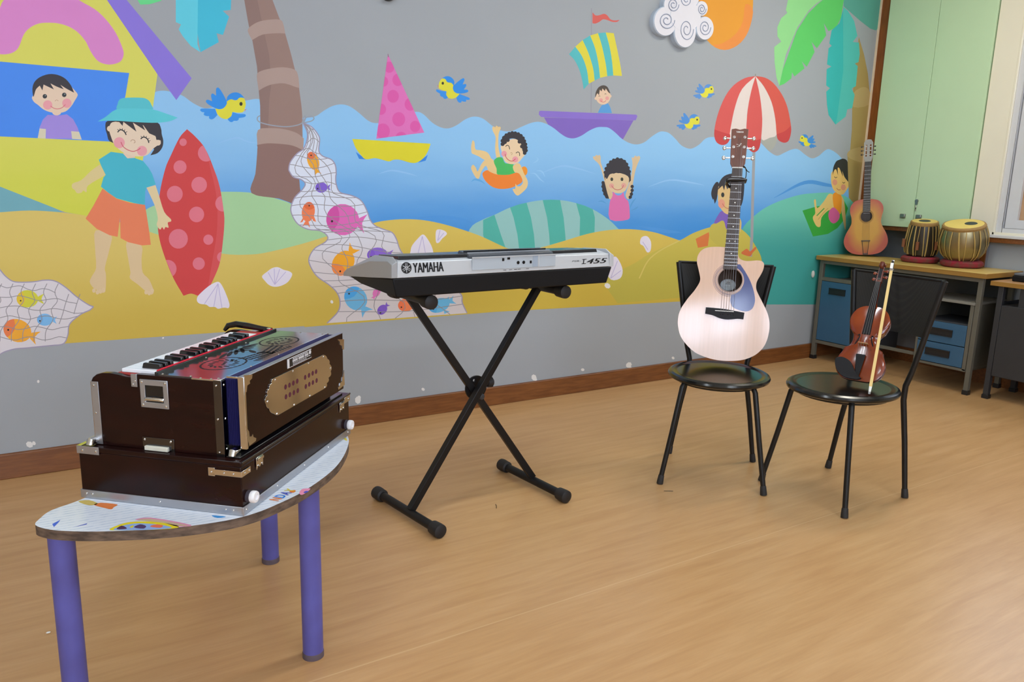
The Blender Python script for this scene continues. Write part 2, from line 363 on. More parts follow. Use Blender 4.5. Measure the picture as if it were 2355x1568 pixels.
def stroke(fr, s, w, rgb, k=4, taper=False):
    """a painted line of width w pixels of the photo"""
    pts = px(fr, P(s) if isinstance(s, str) else s); c = curve(pts, False, k) if k else [p[:2] for p in pts]; l = []; r = []
    for i, p in enumerate(c):
        a = c[max(i-1, 0)]; b = c[min(i+1, len(c)-1)]; d = math.hypot(b[0]-a[0], b[1]-a[1]) or 1; nx, ny = -(b[1]-a[1])/d, (b[0]-a[0])/d
        h = w/2*(.08+.92*sin(pi*i/(len(c)-1)) if taper else 1); l.append((p[0]+nx*h, p[1]+ny*h)); r.append((p[0]-nx*h, p[1]-ny*h))
    n = len(c); w_ = [wallpt(*p) for p in l+r]; y = level(w_)
    vs = [(q[0], y, q[1]) for q in w_]
    MU.add(vs, [(i, i+1, n+i+1, n+i) for i in range(n-1)], paintmat(rgb))
SKIN, SK2, HAIR, PINK = (229, 203, 177), (232, 200, 140), (50, 46, 52), (232, 158, 165)
TEAL, YEL = (84, 192, 202), (219, 216, 78)
# boat hull first: the waves pass in front of it
paint('6', '235,1245 1185,1277 1060,1500 380,1500', (128, 100, 190), 0)
paint('6', '185,1178 205,1174 1215,1216 1226,1232 1208,1276 700,1262 205,1240 180,1215', (136, 110, 202), 0)
# sea
paint('P', '325,262* 352,222 358,211 383,209 418,219 444,237 472,249 500,244 530,236 566,231 600,229 640,258 680,277 693,272 724,268 744,255 764,244 785,240 805,245 826,260 846,277 864,283 900,279 930,262 958,257 974,263 994,282 1014,293 1032,295 1050,288 1071,274 1091,268 1111,273 1133,290 1148,299 1174,302 1196,293 1220,283 1239,280 1257,285 1274,295 1289,307 1304,316 1320,318 1337,312 1354,301 1372,293 1387,292 1400,294 1415,305 1430,319 1448,329 1465,332 1482,327 1500,313 1517,303 1530,303 1540,307 1553,319 1568,335 1588,342 1607,333 1622,319 1638,315 1670,318 1710,308 1735,316 1755,334 1770,349 1787,358 1804,351 1820,344 1835,343 1852,356 1867,364 1882,359 1896,347 1906,343 1922,351 1937,366 1948,385* 1965,480* 1960,600* 300,600*', (62, 144, 218), 4, ((142, 196, 238), .9, 1.42))
for s in ('500,330 530,320 548,317 570,326 600,330', '870,400 900,392 935,398 960,405', '1240,400 1290,382 1330,388 1370,400', '1490,430 1540,414 1590,420 1620,426', '1130,330 1180,326 1225,322'):
    stroke('P', s, 4, (146, 196, 240), taper=True)
for s in ('900,510 1000,500 1060,505 1100,520', '1470,520 1520,530 1570,535', '1780,455 1850,420 1900,425 1950,435'):
    stroke('P', s, 9, (76, 150, 220), k=6, taper=True)
# hills, sand, dome
paint('P', '1690,560* 1711,520 1735,496 1761,477 1796,461 1839,448 1874,444 1906,443 1937,448 1956,458 1985,470* 1990,700* 1650,700*', (64, 164, 156), 4, ((108, 198, 176), .78, 1.12))
paint('P', '330,485* 351,474 420,450 480,442 540,441 576,443 600,447 640,458 668,468 720,500 752,543 752,560* 720,575 660,590 578,604 511,604 440,592 364,562* 330,545*', (166, 209, 155), 4)
dome = P('1080,527 1110,505 1137,494 1173,477 1211,466 1248,460 1288,460 1325,467 1363,481 1400,505 1424,528* 1430,600* 1060,600*')
paint('P', dome, (146, 196, 192), 4)
for s in ('1111,506 1137,494 1152,540 1170,590 1125,590 1111,540', '1173,477 1193,470 1211,466 1221,500 1228,540 1232,590 1196,590 1190,540 1181,500', '1248,460 1268,459 1288,460 1296,500 1300,540 1303,590 1266,590 1263,540 1258,500', '1325,467 1345,473 1363,481 1368,500 1367,540 1365,590 1332,590 1333,540 1334,500'):
    paint('P', s, (78, 178, 164), 0)
paint('P', '-20,425* 0,429* 70,450 142,487* 150,500* -20,500*', (112, 172, 184), 0)
sand = (206, 178, 66)
paint('P', '700,640* 760,580 820,535 856,514 897,506 943,504 986,508 1037,520 1101,541 1165,570 1200,577 1240,570 1290,556 1350,538 1400,529 1450,527 1500,533 1540,545 1563,553* 1620,600* 1620,690* 1140,717* 700,752*', sand, 4, ((216, 190, 88), .6, .98))
paint('P', '-20,488* 0,488 67,484 139,488 198,496 280,512 359,538 430,560 511,583 578,585 624,578 693,561 752,543* 800,560* 800,742* 509,764* 145,790* -20,801*', (206, 178, 72), 4, ((218, 194, 102), .55, 1.0))
paint('P', '1380,640* 1450,610 1500,580 1563,553 1594,536 1635,522 1680,516 1715,535 1739,568 1752,600 1752,668* 1480,692* 1420,697*', (190, 178, 72), 4, ((206, 188, 80), .6, 1.0))
stroke('P', '1563,553 1520,575 1490,600 1470,640', 3, (214, 196, 104))
# yellow house with pink arch, blue window, purple roof edge
paint('P', '-20,-20 240,-20 362,171 352,245 327,375 310,500 198,496 150,488 0,429 -20,425', (206, 212, 62), 0, ((216, 214, 92), .9, 1.5))
paint('1', '-40,420 0,70 60,-30 160,-110 350,-170 560,-120 710,0 850,80 950,170 1040,290 1100,420 1115,490 1090,550 1030,577 960,580 890,555 840,500 800,430 770,370 700,290 620,240 530,212 440,205 350,212 270,250 215,310 180,400 150,450 100,480 40,490 0,488 -40,485', (217, 134, 200), 3)
paint('1', '-80,548 1165,658 1130,870 1000,1276 -80,1226', (66, 138, 238), 0)
paint('1', '930,-50 1100,-50 1728,705 1590,902 1420,670', (136, 116, 216), 0)
# child in the window
paint('1', '430,1035 540,1040 602,1030 660,1075 700,1150 712,1188 640,1182 650,1252 415,1249 414,1162 355,1155 385,1080', (160, 138, 220), 0)
paint('1', '357,1157 414,1163 412,1248 340,1245', (216, 208, 180), 0); paint('1', '641,1182 713,1188 737,1258 650,1252', (216, 208, 180), 0)
paint('1', '475,1000 545,1000 545,1028 510,1040 478,1028', SKIN, 3)
paint('1', '298,860 288,885 308,920 342,945 390,985 450,1010 520,1018 590,1005 640,960 672,910 700,860 690,834 660,800 600,740 500,710 400,730 330,790', SKIN, 3)
paint('1', '300,872 292,800 310,740 360,695 440,668 520,675 590,710 640,770 668,836* 600,800 545,765* 575,805* 510,780 455,752* 486,806* 430,780 393,762* 382,815* 358,772* 325,805 310,850', HAIR, 3)
for a, b in ((404, 868), (579, 855)): circ('1', a, b, 20, (40, 46, 50)); circ('1', a+5, b-6, 5, (150, 160, 160))
for a, b in ((430, 946), (603, 930)): circ('1', a, b, 42, PINK)
stroke('1', '495,912 510,900 526,910', 1.2, (190, 150, 120)); stroke('1', '455,955 485,975 520,982 560,970 590,942', 1.6, (214, 110, 120))
# girl with the hat
paint('2', '820,560 955,595 940,720 900,880 910,940 905,1080 880,1095 850,1080 800,1050 770,1000 790,950 825,880 815,700', (219, 192, 148), 3)
paint('2', '1088,655 1215,690 1215,800 1225,920 1280,980 1320,1080 1300,1110 1250,1080 1180,1020 1115,970 1120,920 1100,800', (219, 192, 148), 3)
for x, y in ((216, 668), (224, 672), (231, 670), (238, 666), (336, 672), (343, 674), (350, 668)): circ('P', x, y, 4, (222, 196, 154), 5)
paint('P', '230,378* 243,402* 202,427 199,442 192,438 187,443 177,444 172,437 166,432 167,422 187,414 209,393', (219, 200, 140), 3)
paint('1', '970,1090 1415,1104 1452,1160 1458,1210 1472,1270 1462,1330 1420,1380 1355,1400* 1380,1330 1100,1300 990,1275 965,1210 950,1150', HAIR, 3)
paint('1', '1110,1380 1215,1405 1192,1437 1135,1432', SKIN, 3)
paint('1', '1000,1110 985,1170 1000,1230 1030,1300 1090,1360 1170,1400 1260,1410 1330,1395 1380,1340 1440,1295 1447,1265 1412,1262 1400,1225 1330,1150 1200,1100 1060,1095', (230, 208, 182), 3)
circ('1', 990, 1160, 26, (230, 208, 182)); circ('1', 1424, 1286, 26, (230, 208, 182))
paint('1', '1000,1090 1060,1088 1075,1100 1105,1135 1112,1098 1230,1187 1198,1105 1310,1176 1275,1105 1345,1202 1405,1228 1425,1100', HAIR, 0)
for s in ('1060,1192 1080,1172 1100,1172 1122,1188 1138,1216', '1268,1252 1290,1236 1312,1240 1332,1258 1342,1288'): stroke('1', s, 2.6, (40, 40, 44))
for s in ('1075,1180 1058,1165', '1088,1172 1078,1158', '1104,1172 1102,1156', '1120,1182 1126,1166', '1132,1195 1146,1184', '1280,1240 1270,1226', '1298,1236 1296,1218', '1316,1242 1322,1226', '1332,1256 1346,1244', '1340,1272 1356,1266'): stroke('1', s, 1.3, (40, 40, 44), 0)
circ('1', 1075, 1286, 50, PINK); circ('1', 1280, 1360, 46, PINK)
stroke('1', '1178,1275 1190,1260 1212,1264 1218,1282 1206,1290', 1.3, (180, 140, 110)); stroke('1', '1090,1280 1110,1320 1150,1350 1200,1364 1245,1350 1266,1334', 1.8, (208, 92, 104))
paint('1', '1055,985 1060,940 1072,905 1098,887 1160,880 1290,882 1340,905 1365,945 1375,990 1210,1010', (82, 192, 204), 3)
paint('1', '880,1095* 950,1055 1050,985 1200,978 1375,986 1500,1025 1602,1060* 1540,1090 1420,1106 1250,1102 1080,1090 960,1088', (88, 200, 212), 3)
paint('P', '227,367 255,349 283,353 293,364 309,363 329,370 342,386 350,400 358,424 337,431 334,440 333,471 308,467 268,456 249,443 232,429 238,408 243,402 233,382', (64, 182, 202), 0)
paint('2', '880,200 930,236 1000,286 1120,322 1245,340 1260,430 1280,560 1295,682 1220,688 1100,660 1035,625 1030,450 1010,614 940,600 830,545 735,458 800,350', (232, 128, 86), 0)
# surfboard
sb = P('430,297* 449,314 472,342 494,394 506,433 514,482 516,509 513,551 506,602 493,637 479,661 455,680* 439,675 422,680* 399,640 380,594 367,551 363,514 367,447 380,388 393,357 413,316')
paint('P', sb, (206, 62, 62), 4); SB = [p[:2] for p in sb if p != sb[12]]
paint('P', '494,394 506,433 514,482 516,509 513,551 506,602 493,637 479,661 488,602 498,540 500,480 494,430 480,370', (212, 78, 80), 3)
for x, y, r in ((421, 327, 8.5), (414, 384, 15), (474, 352, 19), (458, 425, 18), (402, 446, 18.3), (452, 493, 17.5), (513, 468, 18), (410, 549, 22), (479, 551, 11.5), (457, 606, 14), (386, 618, 20), (511, 591, 12)): circ('P', x, y, r, (222, 116, 132), r*1.03, clip=SB)
paint('2', '1258,192* 1335,170* 1365,260 1410,400 1465,460 1468,482 1440,492 1447,535 1420,530 1408,552 1392,530 1374,552 1345,510 1355,460 1330,350', (226, 206, 158), 3)
def shell(fr, s, ribs, top):
    paint(fr, s, (226, 220, 234), 3)
    for q in ribs: stroke(fr, '%s %s' % (top, q), 1.6, (190, 180, 216), 0)
shell('2', '1690,1160 1702,1118 1790,1038 1860,1001 1892,1012 1930,1080 1970,1190 1962,1225 1935,1222 1905,1224 1872,1232 1845,1216 1800,1216 1770,1196 1715,1188', ('1755,1190', '1835,1214', '1905,1222'), '1872,1015')
shell('4', '245,1000 290,960 330,930 370,918 400,922 440,942 490,955 518,985 480,1050 420,1085 360,1095 310,1080 270,1040', ('355,930', '405,935', '300,965', '460,960'), '360,1075')
shell('4', '1585,770 1600,720 1650,660 1690,624 1720,640 1770,720 1790,790 1780,830 1590,830', ('1650,800', '1720,800'), '1690,640')
shell('4', '1815,590 1840,577 1890,590 1912,620 1870,660 1840,697 1815,695 1810,640', ('1850,585', '1885,610'), '1828,680')
shell('P', '1475,546 1488,543 1497,556 1496,576 1488,580 1480,566 1472,560', ('1478,556',), '1490,574')
shell('P', '1412,590 1424,600 1432,622 1426,640 1405,643 1395,620', ('1420,600', '1428,622'), '1404,640')
# palm trunk with bands and the rope
paint('3', '70,-60* 85,0 105,110 120,200 140,290 158,365 182,480 200,600 215,810 228,950 231,1060 230,1160 205,1320 200,1420 185,1568 150,1740 400,1790 590,1840* 580,1600 610,1400 610,1180 605,1000 580,800 572,720 540,620 510,500 465,340 440,260 400,160 340,0 320,-60*', (150, 122, 112), 4)
paint('3', '70,-60 85,0 120,200 158,365 200,600 215,810 228,950 230,1160 300,1160 310,900 330,760 310,500 270,310 225,100 190,-60', (139, 112, 104), 0)
paint('3', '205,1300 205,1330 185,1568 150,1740 400,1790 590,1840 580,1600 615,1352 520,1312 400,1296 290,1292', (140, 108, 100), 3)
for s in ('118,285 130,248 200,202 290,180 410,178 440,230 454,302* 380,300 250,312 155,362*', '198,690 215,650 300,622 430,606 540,628 570,680 580,762* 575,792 450,752 340,760 270,785 215,818*', '208,1172 330,1155 450,1165 560,1200 622,1248* 616,1354* 520,1312 400,1296 290,1292 203,1306*'): paint('3', s, (172, 148, 138), 3)
for s in ('228,1042 205,1058 208,1088 250,1110 350,1132 470,1142 570,1126 622,1100', '612,1104 640,1062 690,1048 714,1066 692,1090 618,1108', '608,1108 620,1060 634,1044 636,1070 622,1104'): stroke('3', s, 2.6, (150, 158, 170))
# fishing nets with fish
def poly_at(c, t):
    L = [0]
    for a, b in zip(c, c[1:]): L.append(L[-1]+math.hypot(b[0]-a[0], b[1]-a[1]))
    s = t*L[-1]
    for i in range(len(c)-1):
        if s <= L[i+1]: u = (s-L[i])/((L[i+1]-L[i]) or 1); return (c[i][0]+(c[i+1][0]-c[i][0])*u, c[i][1]+(c[i+1][1]-c[i][1])*u)
    return c[-1]
def net(ls, rs, nl, nc, fill, wob):
    l = curve(ls, False, 5); r = curve(rs, False, 5); lay(l+r[::-1], paintmat(fill[0], fill[1:]))
    return l, r
def netlines(l, r, nl, nc, wob, N=46):
    g = (146, 142, 146)
    for k in range(1, nl):
        s = k/nl; stroke('P', [(lambda a, b, q: (a[0]+(b[0]-a[0])*q, a[1]+(b[1]-a[1])*q))(poly_at(l, i/N), poly_at(r, i/N), s+.05*sin(i*.9+k*2)) for i in range(N+1)], 1.6, g, 0)
    for j in range(1, nc):
        t = j/nc; q = []
        for i in range(13):
            s = i/12; tt = min(.999, max(0, t+wob*sin(s*5+j)+.02*(s-.5))); a = poly_at(l, tt); b = poly_at(r, tt); q.append((a[0]+(b[0]-a[0])*s, a[1]+(b[1]-a[1])*s))
        stroke('P', q, 1.5, g, 0)
    for c in (l, r): stroke('P', c, 2.6, (160, 152, 176), 0)
def fish(x, y, rx, ry, ang, body, head, tail=1., eye=1):
    c, s = cos(radians(ang)), sin(radians(ang)) # ang: direction of the nose
    f = lambda u, v: (x+u*c-v*s, y+u*s+v*c)
    paint('P', [f(-rx*.75, 0), f(-rx*1.55*tail, -ry*.62)+(True,), f(-rx*1.3*tail, 0), f(-rx*1.55*tail, ry*.62)+(True,)], body, 2)
    n = 20; el = [f(rx*cos(2*pi*i/n), ry*sin(2*pi*i/n)) for i in range(n)]; paint('P', el, body, 0)
    a = [f(rx*cos(t), ry*sin(t)) for t in (-1.05+2.1*i/8 for i in range(9))]
    paint('P', a+[f(rx*.28, ry*.4), f(rx*.2, 0), f(rx*.28, -ry*.4)], head, 0)
    if eye: q = f(rx*.62, -ry*.22*(1 if c < 0 else 1) if abs(c) > .5 else 0); circ('P', q[0], q[1], max(1.8, rx*.07), (40, 30, 30))
nl_ = P('697,283 706,303 706,321 698,342 683,353 668,372 664,388 666,395 675,407 693,413 702,423 695,436 678,454 669,477 672,495 685,515 708,527 734,530 749,538 754,548 746,558 724,571 711,592 713,610 729,635 757,655 775,673 782,694 777,717 752,743')
nr_ = P('700,283 718,293 731,309 735,321 733,342 735,352 744,360 762,367 771,380 773,400 772,405 773,423 782,442 810,450 831,462 844,485 851,505 863,519 884,528 902,535 912,551 923,579 960,618 1020,645 1060,677 1063,696 1074,720')
nl1, nr1 = net(nl_, nr_, 6, 24, ((214, 206, 208), (220, 226, 240), .75, 1.1), .012)
for a in ((720, 370, 22, 13, 250, (238, 168, 36), (228, 112, 60)), (739, 431, 14, 12, 180, (128, 96, 206), (120, 88, 200)), (709, 487, 23, 15, 278, (238, 126, 78), (228, 104, 52)), (788, 505, 38, 36, 190, (222, 104, 182), (208, 78, 162), .92), (789, 605, 31, 24, 125, (240, 168, 28), (240, 136, 62)), (868, 586, 24, 17, 178, (138, 100, 208), (128, 88, 204)), (818, 686, 29, 25, 232, (108, 182, 226), (72, 166, 232)), (879, 712, 13, 10, 135, (128, 90, 200), (120, 84, 196)), (934, 701, 19, 15, 170, (242, 132, 84), (240, 120, 76)), (1010, 702, 25, 16, 160, (104, 184, 228), (84, 172, 226)), (866, 672, 12, 8, 300, (224, 120, 190), (216, 100, 180))): fish(*a)
for s in ('697,500 690,512 696,510 702,496', '722,497 727,510 720,508 715,494', '1022,690 1032,682 1034,694 1024,700', '1020,712 1034,716 1022,722'): paint('P', s, (238, 126, 78) if s[0] in '67' else (104, 184, 228), 0)
netlines(nl1, nr1, 6, 25, .01)
ll = P('-20,592 0,620 16,638 35,648 75,648 102,644 126,646 150,660 177,683 204,701 215,705'); lr = P('-20,860 -10,840 0,815 30,803 60,800 90,797 120,794 146,790 156,770 160,745 185,723 206,713 215,705')
l2 = curve(ll, False, 5); r2 = curve(lr, False, 5); lay(l2+r2[::-1], paintmat((218, 212, 216)))
fish(63, 687, 25, 20, 180, (210, 206, 56), (226, 192, 44)); fish(103, 735, 18, 14, 182, (122, 184, 232), (112, 176, 230)); fish(40, 760, 33, 26, 200, (240, 170, 44), (232, 124, 70))
g = (146, 142, 146)
for i in range(8):
    x = -10+i*26; stroke('P', [(x+14, 652), (x+6, 672), (x+12, 692), (x-2, 712), (x+2, 735), (x-14, 760), (x-16, 785)] if i < 6 else [(x+12, 676), (x+4, 700), (x-2, 722), (x-10, 745)][:4 if i < 7 else 3], 1.7, g)
for i, (a, b) in enumerate(((0, 128), (0, 176), (0, 196), (0, 178), (0, 160), (0, 154))):
    y = 656+i*24; stroke('P', [(a+(b-a)*j/8, y+(14*j/8 if i < 3 else 2)+4*sin(j*1.7+i)) for j in range(9)], 1.6, g, 3)
for c in (l2, r2): stroke('P', c, 2.6, (160, 152, 176), 0)
# birds
B1 = [('1940,980 2000,975 2035,950 2045,915 2080,895 2120,905 2150,885 2180,878 2205,895 2215,940 2205,980 2190,1010 2140,1015 2095,1010 2085,1045 2050,1072 2000,1065 1960,1030', (222, 216, 52)),
      ('2040,915* 2050,870 2085,840 2130,832 2170,848 2202,882* 2160,880 2130,903 2080,894', (36, 140, 228)),
      ('1945,977 1880,942 1855,915 1870,898 1912,912* 1902,862 1915,842 1948,862* 1948,800 1970,790 2000,830 2030,885 2045,930 2020,970 1985,984', (36, 140, 228)),
      ('1940,980* 1820,978 1803,990 1818,1008 1842,1012* 1836,1034 1862,1046 1885,1046* 1885,1066 1905,1076 1930,1066 1960,1035*', (48, 144, 230)),
      ('2095,1010* 2150,1025 2205,1028 2216,1042 2200,1056 2152,1064* 2150,1078 2135,1088 2108,1088* 2090,1100 2068,1094 2050,1072* 2085,1045', (48, 144, 230)),
      ('2204,986* 2228,980* 2210,992* 2206,1012*', (220, 120, 60))]
def bird(x, y, s, flip=False, rot=0, blue=None):
    c, q = cos(radians(rot)), sin(radians(rot))
    def f(p): u = (p[0]-2030)/3.92*s*(-1 if flip else 1); v = (p[1]-960)/3.92*s; return (x+u*c-v*q, y+u*q+v*c)+tuple(p[2:])
    for t, col in B1: paint('P', [f(p) for p in P(t)], blue if blue and col[2] > 200 else col, 3)
    e = f((2172, 936)); circ('P', e[0], e[1], 3.6*s, (46, 44, 30), 4.4*s)
bird(518, 245, 1); bird(1042, 206, .76, True, 22); bird(1620, 211, .47, False, -12, (86, 142, 208)); bird(1585, 281, .52, False, -8, (74, 140, 212)); bird(1857, 325, .4, True, 22, (58, 138, 210))
# sailboat
sl = P('1380,490 1708,1195 1275,1250'); SL = [p[:2] for p in px('3', sl)]
paint('3', '1090,1370 1185,1437 1120,1432', (48, 132, 222), 0); paint('3', '1740,1395 1720,1448 1650,1466', (48, 132, 222), 0)
paint('3', sl, (222, 112, 184), 0)
for x, y, r in ((1392, 606, 45), (1470, 720, 50), (1340, 735, 42), (1426, 868, 52), (1582, 940, 52), (1318, 985, 45), (1477, 1075, 58), (1625, 1140, 46), (1335, 1182, 62), (1500, 1250, 55)): circ('3', x, y, r, (220, 88, 168), r*1.12, clip=SL)
stroke('3', '1380,486 1384,515', 1.5, (130, 90, 110), 0)
paint('3', '1058,1252* 1765,1295* 1742,1360 1700,1425 1640,1465 1580,1466 1490,1440 1430,1440 1390,1455 1330,1440 1260,1425 1180,1436 1130,1390 1088,1330', (222, 212, 34), 3)
# second boat: pole, flag, striped sail, sailor
stroke('6', '738,88 738,640 734,1192', 2, (150, 150, 158), 0)
paint('6', '750,130* 780,162 820,162 870,147 905,162 940,205 985,217 1037,211* 1010,232 960,232 905,212 860,205 825,230 780,250 749,246*', (212, 92, 84), 3)
E_ = [P('500,575 560,640 610,740 640,850 656,948'), P('568,495 640,600 690,740 710,888'), P('645,425 705,560 755,720 772,855'), P('725,376 780,520 815,690 830,825'), P('808,352 850,490 890,680 906,808'), P('890,344 932,500 958,660 970,800'), P('975,352 1015,540 1045,690 1062,806')]
for i in range(6):
    a = curve(E_[i], False, 4); b = curve(E_[i+1], False, 4); paint('6', a+b[::-1], (80, 184, 188) if i % 2 == 0 else (220, 208, 58), 0)
paint('6', '806,1196* 838,1132 868,1106 910,1096 938,1138 956,1200*', (86, 154, 212), 3)
circ('6', 862, 1018, 80, (228, 196, 166), 92); circ('6', 785, 1045, 14, (228, 196, 166)); circ('6', 938, 1020, 14, (228, 196, 166))
paint('6', '780,1032 784,980 815,925 865,904 910,925 940,993* 920,980 890,938* 882,966* 855,938* 846,970* 828,950* 818,1010* 800,990', (76, 66, 58), 3)
stroke('6', '812,1022 824,1016 830,1024', 1, (90, 80, 60)); stroke('6', '878,1000 888,993 896,1000', 1, (90, 80, 60)); circ('6', 840, 1062, 20, (226, 158, 150)); circ('6', 905, 1042, 20, (226, 158, 150)); stroke('6', '835,1068 855,1082 880,1078 892,1064', 1.1, (200, 100, 96))
# child with the swim ring
circ('5', 762, 1076, 36, (236, 148, 40), 50)
paint('5', '470,935 455,830 460,720 432,655 424,618 440,602 455,612 470,594 488,608 506,604 515,622 492,685 490,820 510,935', SK2, 3)
paint('5', '205,880 200,820 215,752 236,770 246,845 300,855 375,880 412,955 350,960 280,920 215,892', SK2, 3)
paint('5', '200,1050 220,1008 250,1040 270,1080 310,1000 370,940 432,955 472,1040 488,1115 400,1112 360,1020 310,1080 282,1156 250,1145', SK2, 3)
paint('5', '440,972 480,932 532,935 562,992 652,1008 652,1115 485,1116 470,1050', (70, 186, 96), 3)
paint('5', '325,1092 370,1065 402,1085 480,1113 600,1115 690,1086 715,1092 745,1180 700,1220 620,1255 520,1266 430,1246 360,1190 325,1132', (240, 132, 44), 3)
paint('5', '645,1020 712,995 760,1100 800,1180 792,1250 735,1310 690,1336 655,1302 640,1265 668,1262 670,1212 690,1236 722,1234 750,1190 712,1105 660,1085', SK2, 3)
paint('5', '515,815 522,860 545,950 580,990 640,1003 700,985 740,940 778,890 768,840 740,760 640,735 560,775', (234, 206, 168), 3)
paint('5', '520,800 530,720 580,682 650,664 720,682 768,740 792,840 772,890 745,862 730,790 690,745 640,730 590,745 545,808', HAIR, 3)
for i, (x, y) in enumerate(((532, 790), (532, 755), (548, 722), (574, 695), (604, 680), (636, 672), (668, 675), (700, 684), (728, 702), (750, 728), (764, 758), (776, 792), (780, 826), (782, 858), (768, 884), (560, 770), (590, 748), (712, 765), (738, 815))): circ('5', x, y, 20, HAIR, n=12)
for s in ('565,816 582,802 600,812 610,846', '675,886 694,874 712,884 714,916'): stroke('5', s, 1.6, (50, 54, 40))
circ('5', 550, 892, 30, PINK); circ('5', 668, 952, 32, PINK); stroke('5', '560,895 572,932 602,962 640,970 672,944', 1.7, (206, 96, 92)); stroke('5', '616,888 628,878 636,892 624,906', 1, (190, 150, 110))
for s in ('200,1190 240,1165 300,1180 350,1215', '830,1100 880,1105 930,1160 980,1200', '890,1070 950,1080 985,1140', '850,990 890,975 910,950 890,925'): stroke('5', s, 5 if s[0] == '2' else 3, (96, 168, 226) if s[0] == '2' else (150, 200, 240), taper=True)
# girl with raised arms
for s in ('1590,1180 1592,1270 1618,1345 1642,1366 1665,1362 1645,1240', '1915,1215 1912,1300 1900,1362 1872,1366 1890,1200'): paint('5', s, HAIR, 3)
for s in ('1665,1372 1600,1130 1560,1010 1500,950 1494,920 1512,922 1528,904 1545,914 1562,904 1574,926 1577,990 1640,1160 1705,1330', '1872,1372 1838,1330 1890,1160 1912,1010 1903,930 1922,936 1940,912 1960,924 1978,914 1994,936 1970,992 1940,1080 1908,1250'): paint('5', s, (216, 190, 150), 3)
paint('5', '1612,1120 1625,1060 1645,1010 1690,962 1758,940 1830,962 1870,1030 1890,1105 1872,1200 1640,1185', HAIR, 3)
for x, y in ((1622, 1090), (1632, 1050), (1652, 1012), (1680, 980), (1712, 960), (1752, 948), (1792, 956), (1826, 974), (1850, 1004), (1866, 1042), (1878, 1082), (1600, 1200), (1598, 1240), (1606, 1280), (1618, 1318), (1640, 1350), (1908, 1240), (1908, 1280), (1900, 1320), (1888, 1352)): circ('5', x, y, 18, HAIR, n=12)
paint('5', '1630,1130 1750,1095 1862,1130 1872,1200 1842,1275 1800,1305 1760,1312 1710,1302 1668,1272 1635,1205', (222, 196, 156), 3)
paint('5', '1625,1130 1640,1080 1750,1060 1860,1085 1880,1150 1845,1110 1810,1102 1790,1090 1760,1100 1740,1092 1715,1104 1690,1100 1665,1118 1640,1160', HAIR, 3)
for x in (1692, 1800): circ('5', x, 1163, 15, (52, 56, 46), 19)
circ('5', 1690, 1232, 26, (224, 164, 150)); circ('5', 1818, 1228, 26, (224, 164, 150)); stroke('5', '1690,1230 1718,1264 1758,1276 1800,1258 1816,1226', 1.5, (196, 96, 96))
paint('5', '1705,1295 1735,1325 1762,1335 1792,1325 1815,1300 1830,1358 1868,1400 1882,1520 1865,1590 1672,1590 1672,1400 1698,1345', (220, 112, 172), 3)
for s in ('1545,1400 1590,1395 1640,1425', '1880,1480 1910,1410 1950,1360', '1890,1500 1950,1470 1970,1450', '1600,1510 1640,1540'): stroke('5', s, 3.4, (86, 156, 214), taper=True)
# beach umbrella
stroke('P', '1734,345 1731,450 1729,545 1726,590', 6.5, (158, 160, 164), 0)
paint('7', '975,1012 1060,995 1138,962 1132,1050 1092,1120 1050,1132 1000,1080', (166, 168, 158), 3)
RED, CRM = (214, 84, 78), (226, 212, 204)
paint('7', '910,346* 800,366 680,442 590,560 520,722 480,880 474,985 500,1050 555,1077 610,1060 642,1000 655,850 700,650 770,480', RED, 3)
paint('7', '910,346* 770,480 700,650 655,850 640,1000 728,950 815,930 820,760 850,580', CRM, 3)
paint('7', '910,346* 1000,458 1080,620 1120,800 1135,965 1060,1000 975,1016 980,800 955,560', CRM, 3)
paint('7', '911,348* 866,500 828,700 812,930 820,1080 860,1140 905,1152 950,1110 970,1000 982,800 958,560', RED, 3)
paint('7', '911,346* 1000,456 1080,620 1120,800 1134,960 1150,1020 1210,1052 1262,1030 1288,940 1285,860 1250,680 1190,540 1100,420 1010,362', (212, 82, 66), 3)
for s in ('1134,962* 1220,930 1286,872* 1288,940 1262,1030 1210,1052 1150,1020', '475,912* 560,940 642,965* 640,1005 610,1060 555,1077 500,1050 474,985', '815,1010* 895,1030 970,1008* 950,1110 905,1152 860,1140 820,1080'): paint('7', s, (198, 60, 58), 3)
stroke('7', '910,322 910,348', 2, (140, 136, 120), 0)
# kneeling child and sandcastle
paint('8', '275,965 415,893 420,930 405,1040 300,1060', (218, 122, 62), 0); paint('8', '760,1120 790,1085 822,1070 850,1098 880,1075 910,1048 920,1068 880,1112 850,1150', (212, 112, 62), 3)
paint('8', '430,840 470,800 560,770 620,830 640,1000 560,1060 430,960', (196, 182, 80), 3)
paint('8', '470,795 520,702 555,668 620,690 700,720 715,800 640,850 600,860 570,770 500,800', (126, 96, 186), 3)
paint('8', '730,740 752,760 762,800 750,892 720,860', (216, 186, 116), 3)
paint('8', '500,440 540,340 600,287 700,270 770,310 792,380 780,540 752,622 720,600 640,600 530,470', HAIR, 3)
paint('8', '545,390 500,432 488,442 492,476 512,500 512,560 540,640 602,702 690,690 730,600 735,500 720,400 640,380', (222, 188, 128), 3)
paint('8', '510,445 545,350 640,330 740,360 750,460 700,400 640,440 634,390 612,442 590,388 577,452 560,400', HAIR, 0)
paint('8', '518,370 492,364 455,420 440,490 458,550 465,540 478,594* 500,540 512,450', HAIR, 3)
circ('8', 563, 498, 17, (44, 46, 44), 26); circ('8', 550, 592, 36, (226, 156, 130), 48); stroke('8', '560,590 580,622 612,642 650,640', 1.4, (196, 100, 90))
